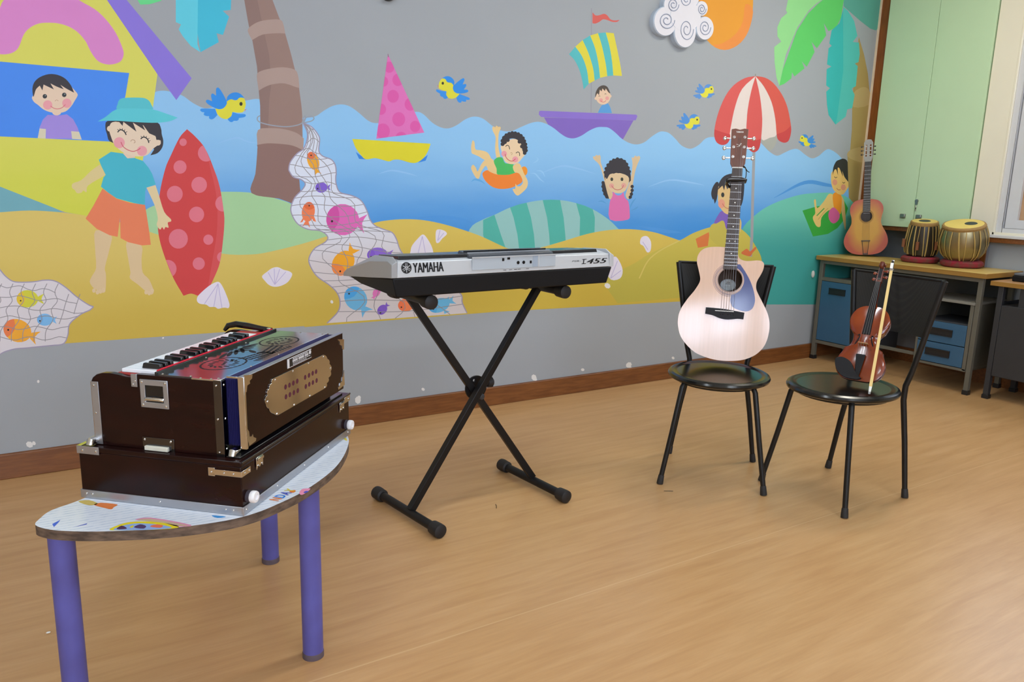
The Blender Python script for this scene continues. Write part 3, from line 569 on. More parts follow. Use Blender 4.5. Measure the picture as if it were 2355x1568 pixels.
# boy on the green mat
paint('8', '1408,665 1560,620 1700,600 1850,560 1892,640 1852,760 1780,850 1680,912 1520,940', (52, 166, 60), 0)
paint('8', '1525,770 1520,730 1545,690 1530,560 1550,548 1565,640 1640,560 1690,488 1742,512 1742,640 1680,665 1610,740 1600,830 1560,832', (226, 196, 116), 3)
stroke('8', '1560,720 1600,680 1640,640', 2.2, (60, 156, 64)); stroke('8', '1575,760 1630,690 1680,640', 1.4, (196, 156, 86))
paint('8', '1812,505 1850,560 1870,800 1862,870 1845,800 1812,610', (216, 184, 118), 3)
paint('8', '1730,500 1765,470 1822,508 1815,695 1760,690 1738,610', (238, 152, 36), 3)
paint('8', '1688,680 1740,630 1802,700 1790,765 1738,802 1692,760', (208, 96, 148), 3)
paint('8', '1722,255 1712,300 1716,385 1742,450 1790,490 1840,492 1880,440 1902,402 1915,375 1895,350 1850,270 1790,200', (230, 190, 110), 3)
paint('8', '1728,290* 1735,210 1765,145 1800,126 1840,114 1880,135 1910,220 1912,300 1900,368* 1855,310 1832,245* 1836,305* 1800,215 1782,212 1786,292* 1765,228 1745,240', (42, 42, 40), 3)
for s in ('1748,305 1760,318 1776,308', '1834,362 1846,374 1860,362'): stroke('8', s, 1.3, (50, 46, 34))
circ('8', 1752, 365, 26, (222, 152, 120), 32); circ('8', 1842, 418, 26, (222, 152, 120), 32); stroke('8', '1770,428 1790,446 1812,444', 1.2, (170, 90, 70))
# palm in the corner, leaves
paint('P', '1975,85 1987,125 1996,170 1999,205 2010,330 2010,470 1972,476 1952,455 1950,395 1949,360 1955,345 1959,300 1960,240 1965,160', (168, 144, 84), 0)
for s in ('1949,360 1955,345 1985,338 2000,350 2000,372 1975,372', '1962,215 1985,200 2000,210 2000,240 1962,246'): paint('P', s, (182, 158, 104), 3)
paint('9', '1345,-80 1900,-80 1850,300 1790,362 1760,392 1690,370 1560,270 1480,200 1400,130 1345,80', (88, 166, 150), 0)
paint('9', '640,-60 600,130 620,165 540,235 490,350 492,470 540,535 450,605 455,800 480,1000 515,1105 600,700 750,350 900,130 1000,40 1100,-20 1100,-60', (146, 216, 140), 0)
paint('9', '1400,-60 1345,10 1310,230 1250,350 1150,402 1090,300 1120,455 1000,622 932,540 970,668 870,860 806,790 840,880 710,985 680,930 670,1010 580,1080 515,1105 560,900 640,680 740,400 880,180 1000,60 1100,-20 1150,-60', (92, 204, 100), 0)
paint('9', '1340,90 1400,140 1480,270 1522,462 1462,540 1542,548 1552,700 1536,800 1488,818 1526,852 1502,1110 1446,1140 1486,1220 1456,1390 1390,1410 1372,1500 1240,1605 1260,1500 1300,1200 1338,900', (78, 190, 180), 0)
paint('9', '1338,120 1290,300 1190,390 1160,560 1192,590 1150,622 1130,830 1188,856 1126,890 1120,1100 1168,1136 1120,1180 1130,1350 1150,1480 1240,1605 1262,1500 1302,1200 1340,900', (48, 182, 178), 0)
paint('1', '1585,-40 1785,-40 1780,400 1805,470 1720,415 1650,330 1610,265 1632,220 1585,200', (92, 206, 226), 0)
paint('1', '1785,-40 2085,-40 2080,90 2008,98 2065,150 2010,315 1952,300 1972,380 1808,470 1780,300', (58, 188, 216), 0)
paint('1', '1215,-40 1470,-40 1452,8 1350,38 1265,42', (102, 218, 138), 0)
# sun
circ('P', 1666, 4, 66, (226, 152, 36), 111, n=40)
paint('P', '1731,20 1728,50 1716,82 1695,105 1667,115 1640,104 1660,100 1690,80 1708,50 1714,10', (230, 140, 58), 3)
# chipped paint showing white plaster
for x, y, r in ((823, 920, 7), (826, 914, 4), (973, 895, 3.4), (1228, 868, 6), (1232, 873, 3), (1340, 850, 3.4), (1446, 839, 6), (1449, 845, 3), (68, 1022, 7), (78, 1019, 4), (88, 877, 3), (375, 777, 2), (1397, 657, 6), (763, 694, 3.4), (1548, 823, 3), (1190, 905, 2)):
    circ('P', x, y, r, (232, 230, 226), r*1.25, n=7, rot=x)
print('coats', max(n for b, n in BBS)); MU.build('mural', parent=wall_back, smooth=0, recalc=False, label='painted beach scene of children, boats, birds and palm trees')
# ------------------------------------------------------------------ raised cut-outs screwed to the wall
m_cloud = mat('white painted board', (222, 220, 226), .6, var=.03); m_cedge = mat('pale blue painted edge', (196, 210, 226), .6); m_spiral = mat('grey blue line paint', (150, 160, 182), .6)
c = MB(); LB = [(1480, 235, 125, 158), (1548, 60, 88, 105), (1700, -10, 140, 130), (1865, 100, 64, 80), (1898, 308, 95, 126), (1688, 345, 118, 172), (1690, 180, 170, 170)]
th = .035
for i, (x, y, a, b) in enumerate(LB):
    pl = [wallpt(*p) for p in px('6', [(x+a*cos(t), y+b*sin(t)) for t in (2*pi*k/40 for k in range(40))])]
    cx = sum(p[0] for p in pl)/40; cz = sum(p[1] for p in pl)/40; sh = [(cx+(p[0]-cx)*.94, cz+(p[1]-cz)*.95) for p in pl]
    y0 = YB+.001; y1 = YB-th+.006-i*.0002; y2 = YB-th-i*.0002; n = 40
    c.add([(p[0], y0, p[1]) for p in pl]+[(p[0], y1, p[1]) for p in pl], [(k, (k+1) % n, n+(k+1) % n, n+k) for k in range(n)], m_cedge)
    c.add([(p[0], y1, p[1]) for p in pl]+[(p[0], y2, p[1]) for p in sh], [(k, (k+1) % n, n+(k+1) % n, n+k) for k in range(n)], m_cedge)
    c.sheet(sh, lambda u, v: (u, y2, v), m_cloud)
tag(c.build('cloud_cutout', recalc=False), 'white curly cloud cut-out mounted on the wall in front of the orange sun', 'wall decoration')
cl = bpy.data.objects['cloud_cutout']; c = MB()
for x, y, a, b, sg in ((1490, 225, 85, 95, 1), (1560, 60, 60, 75, 1), (1700, 10, 70, 85, -1), (1862, 105, 45, 60, 1), (1895, 300, 62, 85, 1), (1700, 320, 75, 120, 1)):
    q = [wallpt(*p) for p in px('6', [(x+a*(1-.8*i/40)*cos(sg*.3*i), y+b*(1-.8*i/40)*sin(sg*.3*i)) for i in range(41)])]
    c.tube([(p[0], YB-th-.0016, p[1]) for p in q], .0026, 5, m_spiral)
c.build('spiral_line', parent=cl)
pl = [wallpt(893+a*14, -8+b*11) for a, b in ((cos(t), sin(t)) for t in (2*pi*k/24 for k in range(24)))]
c = MB().prism(pl, lambda u, v: (u, YB-.03, v), lambda u, v: (u, YB+.001, v), mat('dark green board', (44, 50, 44), .6))
tag(c.build('hanging_cutout', bevel=.003), 'dark rounded wall decoration just showing at the top edge above the pink sail', 'wall decoration')
k = on_y(1868, 630, YB); c = MB().ball((k.x, YB-.006, k.z), (.014, .012, .026), 14, mat('white plastic knob', (205, 205, 200), .4))
tag(c.build('door_bell_push'), 'small white oval bell push on the teal wall beside the desk', 'bell push')
# ------------------------------------------------------------------ children's table
ZT = .5
m_leg = mat('violet blue painted steel', (92, 92, 168), .45, var=.1, scale=9, rgb2=(84, 82, 150))
m_edge = mat('worn raw table edge', (112, 92, 76), .8, var=.4, scale=30, rgb2=(70, 56, 46), stretch=(1, 1, 3))
m_print = bpy.data.materials.new('white laminate with faint ruled print'); m_print.use_nodes = True; MATS['print'] = m_print
nt = m_print.node_tree; b = nt.nodes['Principled BSDF']; b.inputs['Roughness'].default_value = .22
tc = nt.nodes.new('ShaderNodeTexCoord'); mp = nt.nodes.new('ShaderNodeMapping'); mp.inputs['Rotation'].default_value = (0, 0, radians(3)); nt.links.new(tc.outputs['Object'], mp.inputs[0])
wv = nt.nodes.new('ShaderNodeTexWave'); wv.bands_direction = 'Y'; wv.inputs['Scale'].default_value = 24; wv.inputs['Distortion'].default_value = .4; wv.inputs['Detail'].default_value = 0
nt.links.new(mp.outputs[0], wv.inputs[0])
nz = nt.nodes.new('ShaderNodeTexNoise'); nz.inputs['Scale'].default_value = 60; nt.links.new(mp.outputs[0], nz.inputs[0])
mu = nt.nodes.new('ShaderNodeMath'); mu.operation = 'MULTIPLY'; nt.links.new(wv.outputs['Fac'], mu.inputs[0]); nt.links.new(nz.outputs['Fac'], mu.inputs[1])
mr = nt.nodes.new('ShaderNodeMapRange'); mr.inputs[1].default_value = .3; mr.inputs[2].default_value = .6; nt.links.new(mu.outputs[0], mr.inputs[0])
mx = nt.nodes.new('ShaderNodeMix'); mx.data_type = 'RGBA'; mx.inputs[6].default_value = lin((226, 232, 240)); mx.inputs[7].default_value = lin((198, 210, 226)); nt.links.new(mr.outputs[0], mx.inputs[0]); nt.links.new(mx.outputs[2], b.inputs['Base Color'])
TO = Vector((.35, 2.05, 0)); tab = thing('activity_table', "low children's table with violet blue legs and printed white top under the harmonium", 'table', Matrix.Translation(TO))
rim = [(-.004, 1.838), (-.014, 1.805), (.011, 1.766), (.052, 1.734), (.105, 1.704), (.17, 1.675), (.246, 1.650), (.331, 1.638), (.393, 1.646), (.452, 1.672), (.526, 1.717), (.62, 1.803), (.686, 1.892), (.742, 2.0), (.762, 2.08), (.775, 2.18), (.76, 2.3), (.70, 2.41), (.60, 2.44), (.45, 2.36), (.30, 2.18), (.16, 1.985), (.08, 1.908), (.019, 1.873)]
rim = [(x-TO.x, y-TO.y) for x, y in curve([p+(False,) for p in rim], True, 4)]
t = MB(); t.prism(rim, lambda x, y: (x, y, ZT-.0215), lambda x, y: (x, y, ZT), m_print, m_edge)
def tz(pts, k=3): return [(q.x-TO.x, q.y-TO.y) for q in (on_z(*p[:2], ZT) for p in (curve(P(pts), True, k) if k else P(pts)))]
def deco(pts, rgb, n=1, k=3): t.sheet(tz(pts, k), lambda x, y: (x, y, ZT+.0002*n), mat('print ink %d %d %d' % rgb, rgb, .25))
deco('253,1219 270,1208 295,1201 325,1199 360,1200 400,1206 412,1212 390,1216 330,1219', (236, 216, 48)); deco('262,1219 282,1209 310,1204 335,1204 370,1207 395,1213 380,1216 330,1219', (150, 180, 230), 2)
deco('310,1195 346,1190 440,1207 410,1211 380,1203 340,1197', (226, 150, 180)); deco('315,1196 347,1193 430,1208 412,1209 380,1203 345,1199', (208, 180, 150), 2)
for s, c in (('268,1217 280,1209 292,1216', (90, 60, 90)), ('308,1213 322,1206 336,1210 330,1216', (90, 70, 110)), ('345,1211 360,1206 375,1209 368,1214', (236, 120, 90)), ('298,1212 308,1208 304,1214', (226, 210, 60))): deco(s, c, 3)
deco('216,1161 232,1156 270,1160 262,1166 256,1171 240,1168', (226, 122, 52)); deco('180,1153 205,1150 225,1158 205,1162', (206, 180, 90))
deco('120,1205* 139,1195* 134,1202 124,1212*', (44, 92, 210), 1, 0); deco('166,1213* 201,1203* 199,1206', (70, 90, 190), 1, 0); deco('487,1185 520,1188 500,1191', (40, 140, 210))
deco('786,1001 792,1003 799,1013 792,1011', (232, 210, 60))
# the word printed near the rim
wa = on_z(640, 1153, ZT); wb = on_z(684, 1126, ZT); wd = (wb-wa)/4; wu = Vector((-wd.y, wd.x, 0))*1.35
for i, (ch, c) in enumerate(zip('NDAY', ((236, 130, 50), (50, 130, 220), (70, 80, 190), (226, 206, 60)))):
    letters(t, ch, lambda x, y, i=i: tuple(wa-TO+wd*(i+x*.85)+wu*y+Vector((0, 0, .0007))), 0, 1, 0, 1, mat('print ink %d %d %d' % c, c, .25), .02)
deco('665,1131 670,1128 678,1127 680,1130 674,1133', (240, 130, 60), 2); deco('688,1134 694,1125 706,1123 714,1124 704,1133 694,1138', (236, 150, 180)); deco('698,1132 704,1129 710,1130 702,1134', (80, 90, 190), 2)
t.build('tabletop', parent=tab, smooth=40)
for x, y in ((.03, 1.835), (.566, 1.814), (.612, 2.379)):
    l = MB(); x -= TO.x; y -= TO.y; l.lathe([(.0262, .012), (.0262, ZT-.022)], 28, m_leg, Matrix.Translation((x, y, 0))); lo = l.build('leg', parent=tab)
    l = MB(); l.lathe([(.0275, 0), (.0275, .013), (.0262, .016)], 28, mat('worn dark leg tip', (92, 78, 84), .7), Matrix.Translation((x, y, 0))); l.build('leg_tip', parent=lo)
# ------------------------------------------------------------------ harmonium
m_hw = mat('dark brown polished harmonium wood', (36, 13, 10), .2, var=.3, scale=5, rgb2=(27, 10, 9), stretch=(2, 2, 9), coat=.0, spec=.25)
m_dch = mat('chrome toned to dark reflections', (96, 96, 102), .12, 1.); m_pl = mat('mirror finish stencil sheet', (160, 158, 156), .1, 1.); m_chr = mat('polished chrome sheet', (214, 212, 208), .09, 1., var=.02); m_alus = mat('brushed aluminium strip', (176, 178, 184), .38, .85, var=.05)  # m_dch: chrome whose dark reflections are put into the metal colour
m_blk = mat('black lacquer', (20, 19, 21), .2, coat=.3); m_felt = mat('red felt', (206, 28, 52), .9, bump=.2, bscale=900); m_bel = mat('blue bellows cloth', (34, 31, 86), .55, var=.2)
m_wk = mat('white key plastic', (240, 240, 244), .15, var=.01); m_red = mat('red painted wood', (176, 66, 60), .5)
HN = Vector((.368, 1.642, ZT+.0008)); ha = radians(46.26)
hm = thing('harmonium', 'dark brown harmonium with chrome trim standing on the low white table', 'harmonium', Matrix.Translation(HN) @ Matrix.Rotation(ha, 4, 'Z'))
LX, LY, ZB, Z0, Z1 = .579, .40, .122, .02, .292
h = MB(); h.box(.0015, LX-.0015, .0015, LY-.0015, .0008, ZB-.012, m_hw); h.box(0, LX, 0, LY, ZB-.012, ZB, m_hw); h.build('base_box', parent=hm, bevel=.002)
h = MB(); h.box(.018, LX-.02, .012, .045, ZB, ZB+.004, m_blk); h.box(.0, LX, -.004, .0, ZB-.004, ZB+.001, m_blk); h.build('felt_ledge', parent=hm, bevel=.001)
def screws(pts, ax, r=.0026, par=None, name='screw'):
    for p in pts:
        q = MB(); M = Matrix.Translation(p); R = {'-x': Matrix.Rotation(-pi/2, 4, 'Y'), '-y': Matrix.Rotation(pi/2, 4, 'X'), 'z': Matrix.Identity(4)}[ax]
        q.lathe([(r, 0), (r*.85, .0011), (r*.45, .0017), (0, .0019)], 10, m_chr, M @ R); q.build(name, parent=par)
h = MB(); h.box(-.0015, LX+.0015, -.0015, .0015, 0, .0195, m_alus); h.box(-.0015, .0015, 0, LY, 0, .0195, m_alus); h.box(LX-.0015, LX+.0015, 0, LY, 0, .0195, m_alus); h.box(0, LX, LY-.0015, LY+.0015, 0, .0195, m_alus)
o = h.build('aluminium_trim', parent=hm, bevel=.0007)
screws([(-.0015, y, .011) for y in (.022, .04, .2, .37, .385)], '-x', par=o); screws([(x, -.0015, .011) for x in (.012, .15, .29, .43, .562)], '-y', par=o)
# corner brackets, clasps and side feet of the base
h = MB(); h.box(-.0014, .0, 0, .075, .088, .101, m_chr); h.box(-.0014, .036, -.0014, 0, .088, .101, m_chr); h.box(-.0014, .006, .062, .078, .085, .104, m_chr); o = h.build('corner_bracket', parent=hm, bevel=.0006)
screws([(-.0014, y, .0945) for y in (.018, .04, .07)], '-x', .0022, o); screws([(x, -.0014, .0945) for x in (.012, .03)], '-y', .0022, o)
h = MB(); h.box(-.0014, 0, LY-.055, LY+.001, .105, ZB+.001, m_alus); h.box(-.0014, .03, LY-.01, LY+.0014, ZB, ZB+.001, m_chr); o = h.build('corner_bracket', parent=hm, bevel=.0006); screws([(-.0014, y, .113) for y in (.352, .386)], '-x', .003, o)
h = MB(); h.box(LX-.036, LX+.0014, -.0014, 0, .1, .117, m_chr); o = h.build('corner_bracket', parent=hm, bevel=.0006); screws([(LX-.01, -.0014, .108)], '-y', .0022, o)
for x0 in (.06, LX-.07):
    pl = [(0, 0), (.008, .008), (.014, .003), (.021, .008), (.028, .002), (.030, .028), (.0, .028)]
    h = MB(); h.prism([(x0+a, .083+b_) for a, b_ in pl], lambda x, z: (x, 0, z), lambda x, z: (x, -.002, z), m_chr); h.box(x0+.002, x0+.028, -.005, -.002, .103, .109, m_chr); o = h.build('clasp', parent=hm, bevel=.0005); screws([(x0+.006, -.002, .092), (x0+.023, -.002, .092)], '-y', .0022, o)
for x in (.024, LX-.026):
    h = MB(); R = Matrix.Translation((x, 0, .036)) @ Matrix.Rotation(pi/2, 4, 'X'); h.lathe([(.0135, -.001), (.0135, .007), (.012, .0075)], 24, mat('dark rubber collar', (64, 58, 68), .7), R); h.lathe([(.0125, .007), (.0135, .009), (.0135, .0165), (.0122, .0195), (.007, .02), (.0055, .016), (0, .015)], 24, mat('white rubber', (236, 234, 236), .4), R)
    h.build('side_foot', parent=hm)
# body: end cheeks, key bed, chest
ck = [(.05, ZB), (.366, ZB), (.366, .27), (.362, .277), (.352, .2845), (.338, .2885), (.318, .2895), (.298, .2875), (.28, .2845), (.268, .284), (.265, .289), (.25, Z1), (.05, Z1)]
def cheek(x0, x1, name):
    q = MB(); q.prism(ck, lambda y, z: (x0, y, z), lambda y, z: (x1, y, z), m_hw); return q.build(name, parent=hm, bevel=.0015)
ca = cheek(Z0, Z0+.016, 'end_cheek'); cb = cheek(.546, .562, 'end_cheek')
h = MB(); h.box(.03, .552, .05, .214, ZB, .289, m_hw); h.box(.03, .552, .214, .345, ZB, .262, m_hw); h.box(.03, .552, .345, .36, ZB, .25, m_hw); h.build('chest', parent=hm)
h = MB(); h.box(Z0+.016, .546, .214, .31, .262, .289, m_red); h.build('key_bed', parent=hm, bevel=.001)
# chrome corner strips
for y0, y1, zz0, zz1 in ((.0495, .068, ZB, Z1), (.349, .3665, ZB+.002, .268)):
    q = MB(); q.box(Z0-.0014, Z0, y0, y1, zz0, zz1, m_dch if y0 < .1 else m_alus)
    if y0 < .1: q.box(Z0-.0014, Z0+.016, y0-.0014, y0, zz0, zz1, m_dch)
    else: q.box(Z0-.0014, Z0+.012, y1, y1+.0014, zz0, zz1, m_chr)
    o = q.build('corner_strip', parent=hm, bevel=.0005); screws([(Z0-.0014, (y0+y1)/2+.002, zz0+(zz1-zz0)*k) for k in (.06, .5, .94)], '-x', .0026, o)
    if y0 < .1: screws([(Z0+.008, y0-.0014, zz0+(zz1-zz0)*k) for k in (.1, .5, .94)], '-y', .0026, o)
# round catches on the base
for x, y in ((Z0+.012, .032), (Z0-.006, .368)):
    q = MB(); q.tube([(x-.012, y, ZB+.004), (x-.010, y, ZB+.011), (x+.008, y, ZB+.011), (x+.014, y, ZB+.004)], [.008, .0095, .0095, .006], 14, m_chr); q.build('catch', parent=hm)
# carrying handle in a square chrome plate
y0, y1, zz0, zz1 = .176, .244, .2195, .283; X = Z0
q = MB(); q.prism([(y0, zz0), (y1, zz0), (y1, zz1), (y0, zz1)], lambda y, z: (X, y, z), lambda y, z: (X-.003, y, z), m_alus, holes=[[(y0+.012, zz0+.013), (y0+.012, zz1-.013), (y1-.012, zz1-.013), (y1-.012, zz0+.013)]])
o = q.build('handle_plate', parent=hm, bevel=.0012)
q = MB(); q.box(X-.0006, X-.0002, y0+.01, y1-.01, zz0+.01, zz1-.01, m_blk); q.build('recess', parent=o)
q = MB(); q.tube([(X-.002, y0+.012, zz0+.019), (X-.0045, y0+.018, zz0+.021), (X-.0045, y1-.018, zz0+.021), (X-.002, y1-.012, zz0+.019)], .0042, 10, m_chr); q.build('handle', parent=o)
screws([(X-.003, a, c_) for a in (y0+.006, y1-.006) for c_ in (zz0+.006, zz1-.006)], '-x', .003, o)
q = MB(); q.box(X-.0022, X, .2505, .265, .264, .2925, m_alus); o = q.build('lid_clip', parent=hm, bevel=.0005); screws([(X-.0022, .254, .278), (X-.0022, .260, .270)], '-x', .002, o)
q = MB(); q.box(X-.0014, X, .17, .248, ZB-.001, .151, m_dch); o = q.build('latch_plate', parent=hm, bevel=.0006); screws([(X-.0014, .178, .145), (X-.0014, .242, .145)], '-x', .0028, o)
q = MB(); q.box(X-.009, X-.0014, .182, .239, ZB+.001, ZB+.011, mat('ivory plastic', (214, 212, 196), .4)); q.build('latch_bar', parent=o, bevel=.0012)
# top: chrome stencil plate with cut-outs showing dark, red felt, keys
q = MB(); q.box(Z0+.008, .556, .056, .206, .2902, .2936, m_pl); tp = q.build('stencil_plate', parent=hm, bevel=.0006)
q = MB(); zc = .2938; m_cut = mat('dark cut-out', (14, 8, 10), .6)
def slot(x, y, l, w, a):
    w *= 1.75; l *= 1.15
    c, s = cos(a), sin(a); n = 10
    q.sheet([(x+l/2*cos(t)*c-w/2*sin(t)*s, y+l/2*cos(t)*s+w/2*sin(t)*c) for t in (2*pi*i/n for i in range(n))], lambda u, v: (u, v, zc), m_cut)
for fx, sg in ((.16, 1), (.425, -1)): # two mirrored birds with fanned tails
    for i in range(26): # body outline of short cuts
        a = 2*pi*i/26; slot(fx+.062*cos(a), .128+.045*sin(a), .012, .003, a+pi/2)
    for i in range(14): a = 2*pi*i/14; slot(fx+.036*cos(a), .128+.026*sin(a), .014, .0035, a+.6)
    for i in range(5): slot(fx+sg*(-.01+.012*i), .128+.004*(i % 3-1), .009, .004, .5*i)
    for j in range(4): slot(fx+sg*(.07+.022*j), .172-.004*j, .05, .006, sg*(.25+.12*j))
    for j in range(8):
        for k in range(3): slot(fx+sg*(.055+.011*j), .118-.013*k-.002*j, .011, .004, sg*(-.6))
        slot(fx+sg*(.05+.012*j), .072+.001*j, .016, .0036, sg*(-.9))
slot(.292, .13, .03, .008, .9); slot(.292, .10, .03, .008, -.9)
q.build('stencil_cutout', parent=tp, smooth=0)
q = MB(); q.box(Z0+.001, .56, .0505, .056, .289, .2945, m_chr); q.box(Z0, Z0+.008, .0505, .12, .2905, .2942, m_chr); o = q.build('edge_trim', parent=hm, bevel=.0008); screws([(x, .0532, .2945) for x in (.024, .15, .28, .41, .54)]+[(Z0+.004, y, .2942) for y in (.075, .1)], 'z', .0026, o)
screws([(x, y, .2936) for x in (.034, .55) for y in (.064, .13, .198)]+[(.2, .199, .2936), (.38, .199, .2936)], 'z', .0026, tp)
q = MB(); q.box(Z0+.004, .556, .2055, .2105, .289, .299, m_blk); q.build('key_rail', parent=hm, bevel=.0008)
q = MB(); q.box(Z0+.018, .544, .2105, .2155, .289, .3005, m_felt); q.build('felt_strip', parent=hm, bevel=.001)
NW = 23; kx0 = .038; kw = .0192
for i in range(NW):
    q = MB(); q.box(kx0+i*kw+.0004, kx0+(i+1)*kw-.0004, .2155, .302, .2895, .2975, m_wk); q.build('white_key', parent=hm, bevel=.0012)
pat = [1, 2, 3, 5, 6, 8, 9, 10, 12, 13, 15, 16, 17, 19, 20]
for i in pat:
    x = kx0+(i+.0)*kw+kw*.0; q = MB(); q.hexa([(x-.0055, .2155, .2975), (x+.0055, .2155, .2975), (x+.0055, .262, .2975), (x-.0055, .262, .2975)], [(x-.0045, .2155, .3085), (x+.0045, .2155, .3085), (x+.0045, .2585, .3098), (x-.0045, .2585, .3098)], m_blk); q.build('black_key', parent=hm, bevel=.0018)
q = MB(); q.tube([(.548, .215, .297), (.548, .25, .2985), (.548, .29, .303), (.548, .325, .306), (.548, .35, .300), (.548, .362, .286)], [.005, .007, .009, .009, .008, .005], 10, m_blk); q.build('end_scroll', parent=hm)
q = MB(); q.box(.528, .545, .206, .232, .29, .299, m_blk); q.cyl((.537, .219, .299), (.537, .219, .303), .006, None, 12, m_chr); q.build('stop_block', parent=hm, bevel=.001)
# bellows and bellows board
q = MB(); n = 8; prof = []
for i in range(2*n+1): prof.append((.018+(.05-.018)*i/(2*n), 0 if i % 2 else .006))
for (z0_, z1_) in ((.146, .296),):
    out = [(.034-d, y, 0) for y, d in prof]; vs = []
    for z_, g_ in ((z0_, 1), (z1_, 1)):
        pass
    ring = lambda y, d: [(.042-d, y, z0_+.004-d), (.542+d, y, z0_+.004-d), (.542+d, y, z1_-.006+d*.8), (.042-d, y, z1_-.006+d*.8)]
    V = [p for y, d in prof for p in ring(y, d)]; F = [(i*4+k, i*4+(k+1) % 4, (i+1)*4+(k+1) % 4, (i+1)*4+k) for i in range(len(prof)-1) for k in range(4)]
    q.add(V, F, m_bel)
q.build('bellows', parent=hm, smooth=0)
FB = .005
q = MB(); q.box(.034, .552, FB, FB+.013, .141, .3, m_hw); bb = q.build('bellows_board', parent=hm, bevel=.0012)
q = MB(); q.box(.033, .553, FB-.0005, FB+.0135, .2992, .3008, m_alus); q.box(.0328, .0342, FB-.0008, FB+.0135, .139, .3005, m_chr); q.box(.034, .04, FB-.001, FB, .139, .3, m_chr); q.box(.033, .036, FB+.0125, .045, .2965, .3005, m_chr); q.build('board_trim', parent=bb, bevel=.0006)
def fb(x, y): d = on_plane(x, y, hm.matrix_world @ Vector((0, FB, 0)), (hm.matrix_world.to_3x3() @ Vector((0, 1, 0)))); q_ = hm.matrix_world.inverted() @ d; return (q_.x, q_.z)
def scallop(cusps, bulge=.2, n=6):
    out = []
    for (x0_, y0_), (x1_, y1_) in zip(cusps, cusps[1:]):
        for k in range(n): t = k/n; h = bulge*4*t*(1-t); out.append((x0_+(x1_-x0_)*t+(y1_-y0_)*h, y0_+(y1_-y0_)*t-(x1_-x0_)*h))
    return out+[cusps[-1]]
orn = [fb(580+a/8.7125, 780+b_/8.7125) for a, b_ in scallop([(1410, 310), (1490, 385), (1535, 490), (1560, 640), (1515, 770), (1480, 880), (1440, 985)])+scallop([(540, 1500), (420, 1490), (325, 1390), (268, 1310), (290, 1115), (330, 985), (378, 880), (410, 785)])]
q = MB(); q.prism(orn, lambda x, z: (x, FB, z), lambda x, z: (x, FB-.0022, z), m_chr); pl = q.build('grille_plate', parent=bb, bevel=.0008)
q = MB(); mh = mat('maroon hole', (86, 20, 52), .5)
for a, b_ in ((652, 955), (730, 918), (808, 876), (886, 838), (660, 1150), (738, 1108), (818, 1068), (896, 1028), (1045, 762), (1122, 722), (1196, 680), (1265, 646), (1058, 945), (1128, 900), (1200, 865), (1275, 825)):
    x, z = fb(580+a/8.7125, 780+b_/8.7125); q.sheet([(x+.0062*cos(t), z+.0062*sin(t)) for t in (2*pi*i/16 for i in range(16))], lambda u, v: (u, FB-.0024, v), mh)
q.build('grille_hole', parent=pl, smooth=0)
screws([(fb(580+a/8.7125, 780+b_/8.7125)[0], FB-.0022, fb(580+a/8.7125, 780+b_/8.7125)[1]) for a, b_ in ((1410, 350), (1550, 580), (1440, 960), (1140, 1130), (825, 1310), (480, 1490), (290, 1245), (440, 815), (795, 640), (1110, 485))], '-y', .0028, pl)
for pts in ('1700,0 1830,0 1830,210 1795,190 1790,130 1750,110 1745,50', '1830,620 1845,910 1720,1010 1710,970 1745,930 1750,880 1790,840 1795,760 1815,740'):
    q = MB(); q.prism([fb(580+a/8.7125, 780+b_/8.7125) for a, b_, *_ in P(pts)], lambda x, z: (x, FB, z), lambda x, z: (x, FB-.0015, z), m_chr); q.build('corner_ornament', parent=bb)
for pts in ('449,800 556,790 550,840 520,870 525,905 490,930 480,1015 465,1020', ):
    q = MB(); q.prism([fb(480+a/5.6, 720+b_/5.6) for a, b_, *_ in P(pts)], lambda x, z: (x, FB, z), lambda x, z: (x, FB-.0015, z), m_chr); q.build('corner_ornament', parent=bb)
q = MB(); q.prism([fb(480+a/5.6, 960+b_/5.6) for a, b_, *_ in P('468,110 512,180 520,245 545,240 560,210 570,250 605,265 600,300 515,365')], lambda x, z: (x, FB, z), lambda x, z: (x, FB-.0015, z), m_chr); q.build('corner_ornament', parent=bb)
# maker's plate with its lettering
q = MB(); cs = [fb(655+a/28.5, 795+b_/28.5) for a, b_ in ((170, 1500), (1720, 760), (1700, 190), (165, 900))]
x0, x1 = cs[0][0], cs[1][0]; za, zb = (cs[0][1]+cs[1][1])/2, (cs[2][1]+cs[3][1])/2
m_np = mat('black plate face', (26, 26, 26), .4); m_ni = mat('white plate print', (222, 222, 226), .4)
q.box(x0, x1, FB-.0012, FB, za, zb, m_ni); q.box(x0+.009, x1-.001, FB-.0016, FB-.0012, za+.0015, zb-.0015, m_np)
fp = lambda x, z: (x, FB-.0018, z); w = x1-x0; hh = zb-za
for a, b_, c0, c1 in ((.2, .84, .78, .88), (.19, .40, .46, .72), (.43, .67, .46, .72), (.7, .86, .46, .72), (.2, .95, .31, .38), (.2, .78, .14, .21)):
    for k in range(9): u = a+(b_-a)*k/9; q.sheet([(x0+w*u, za+hh*c0), (x0+w*(u+(b_-a)/11), za+hh*c0), (x0+w*(u+(b_-a)/11), za+hh*c1), (x0+w*u, za+hh*c1)], fp, m_ni)
q.sheet([(x1-w*.07+w*.05*cos(t), za+hh*.7+hh*.22*sin(t)) for t in (2*pi*i/18 for i in range(18))], fp, m_ni)
q.build('maker_plate', parent=bb, smooth=0)
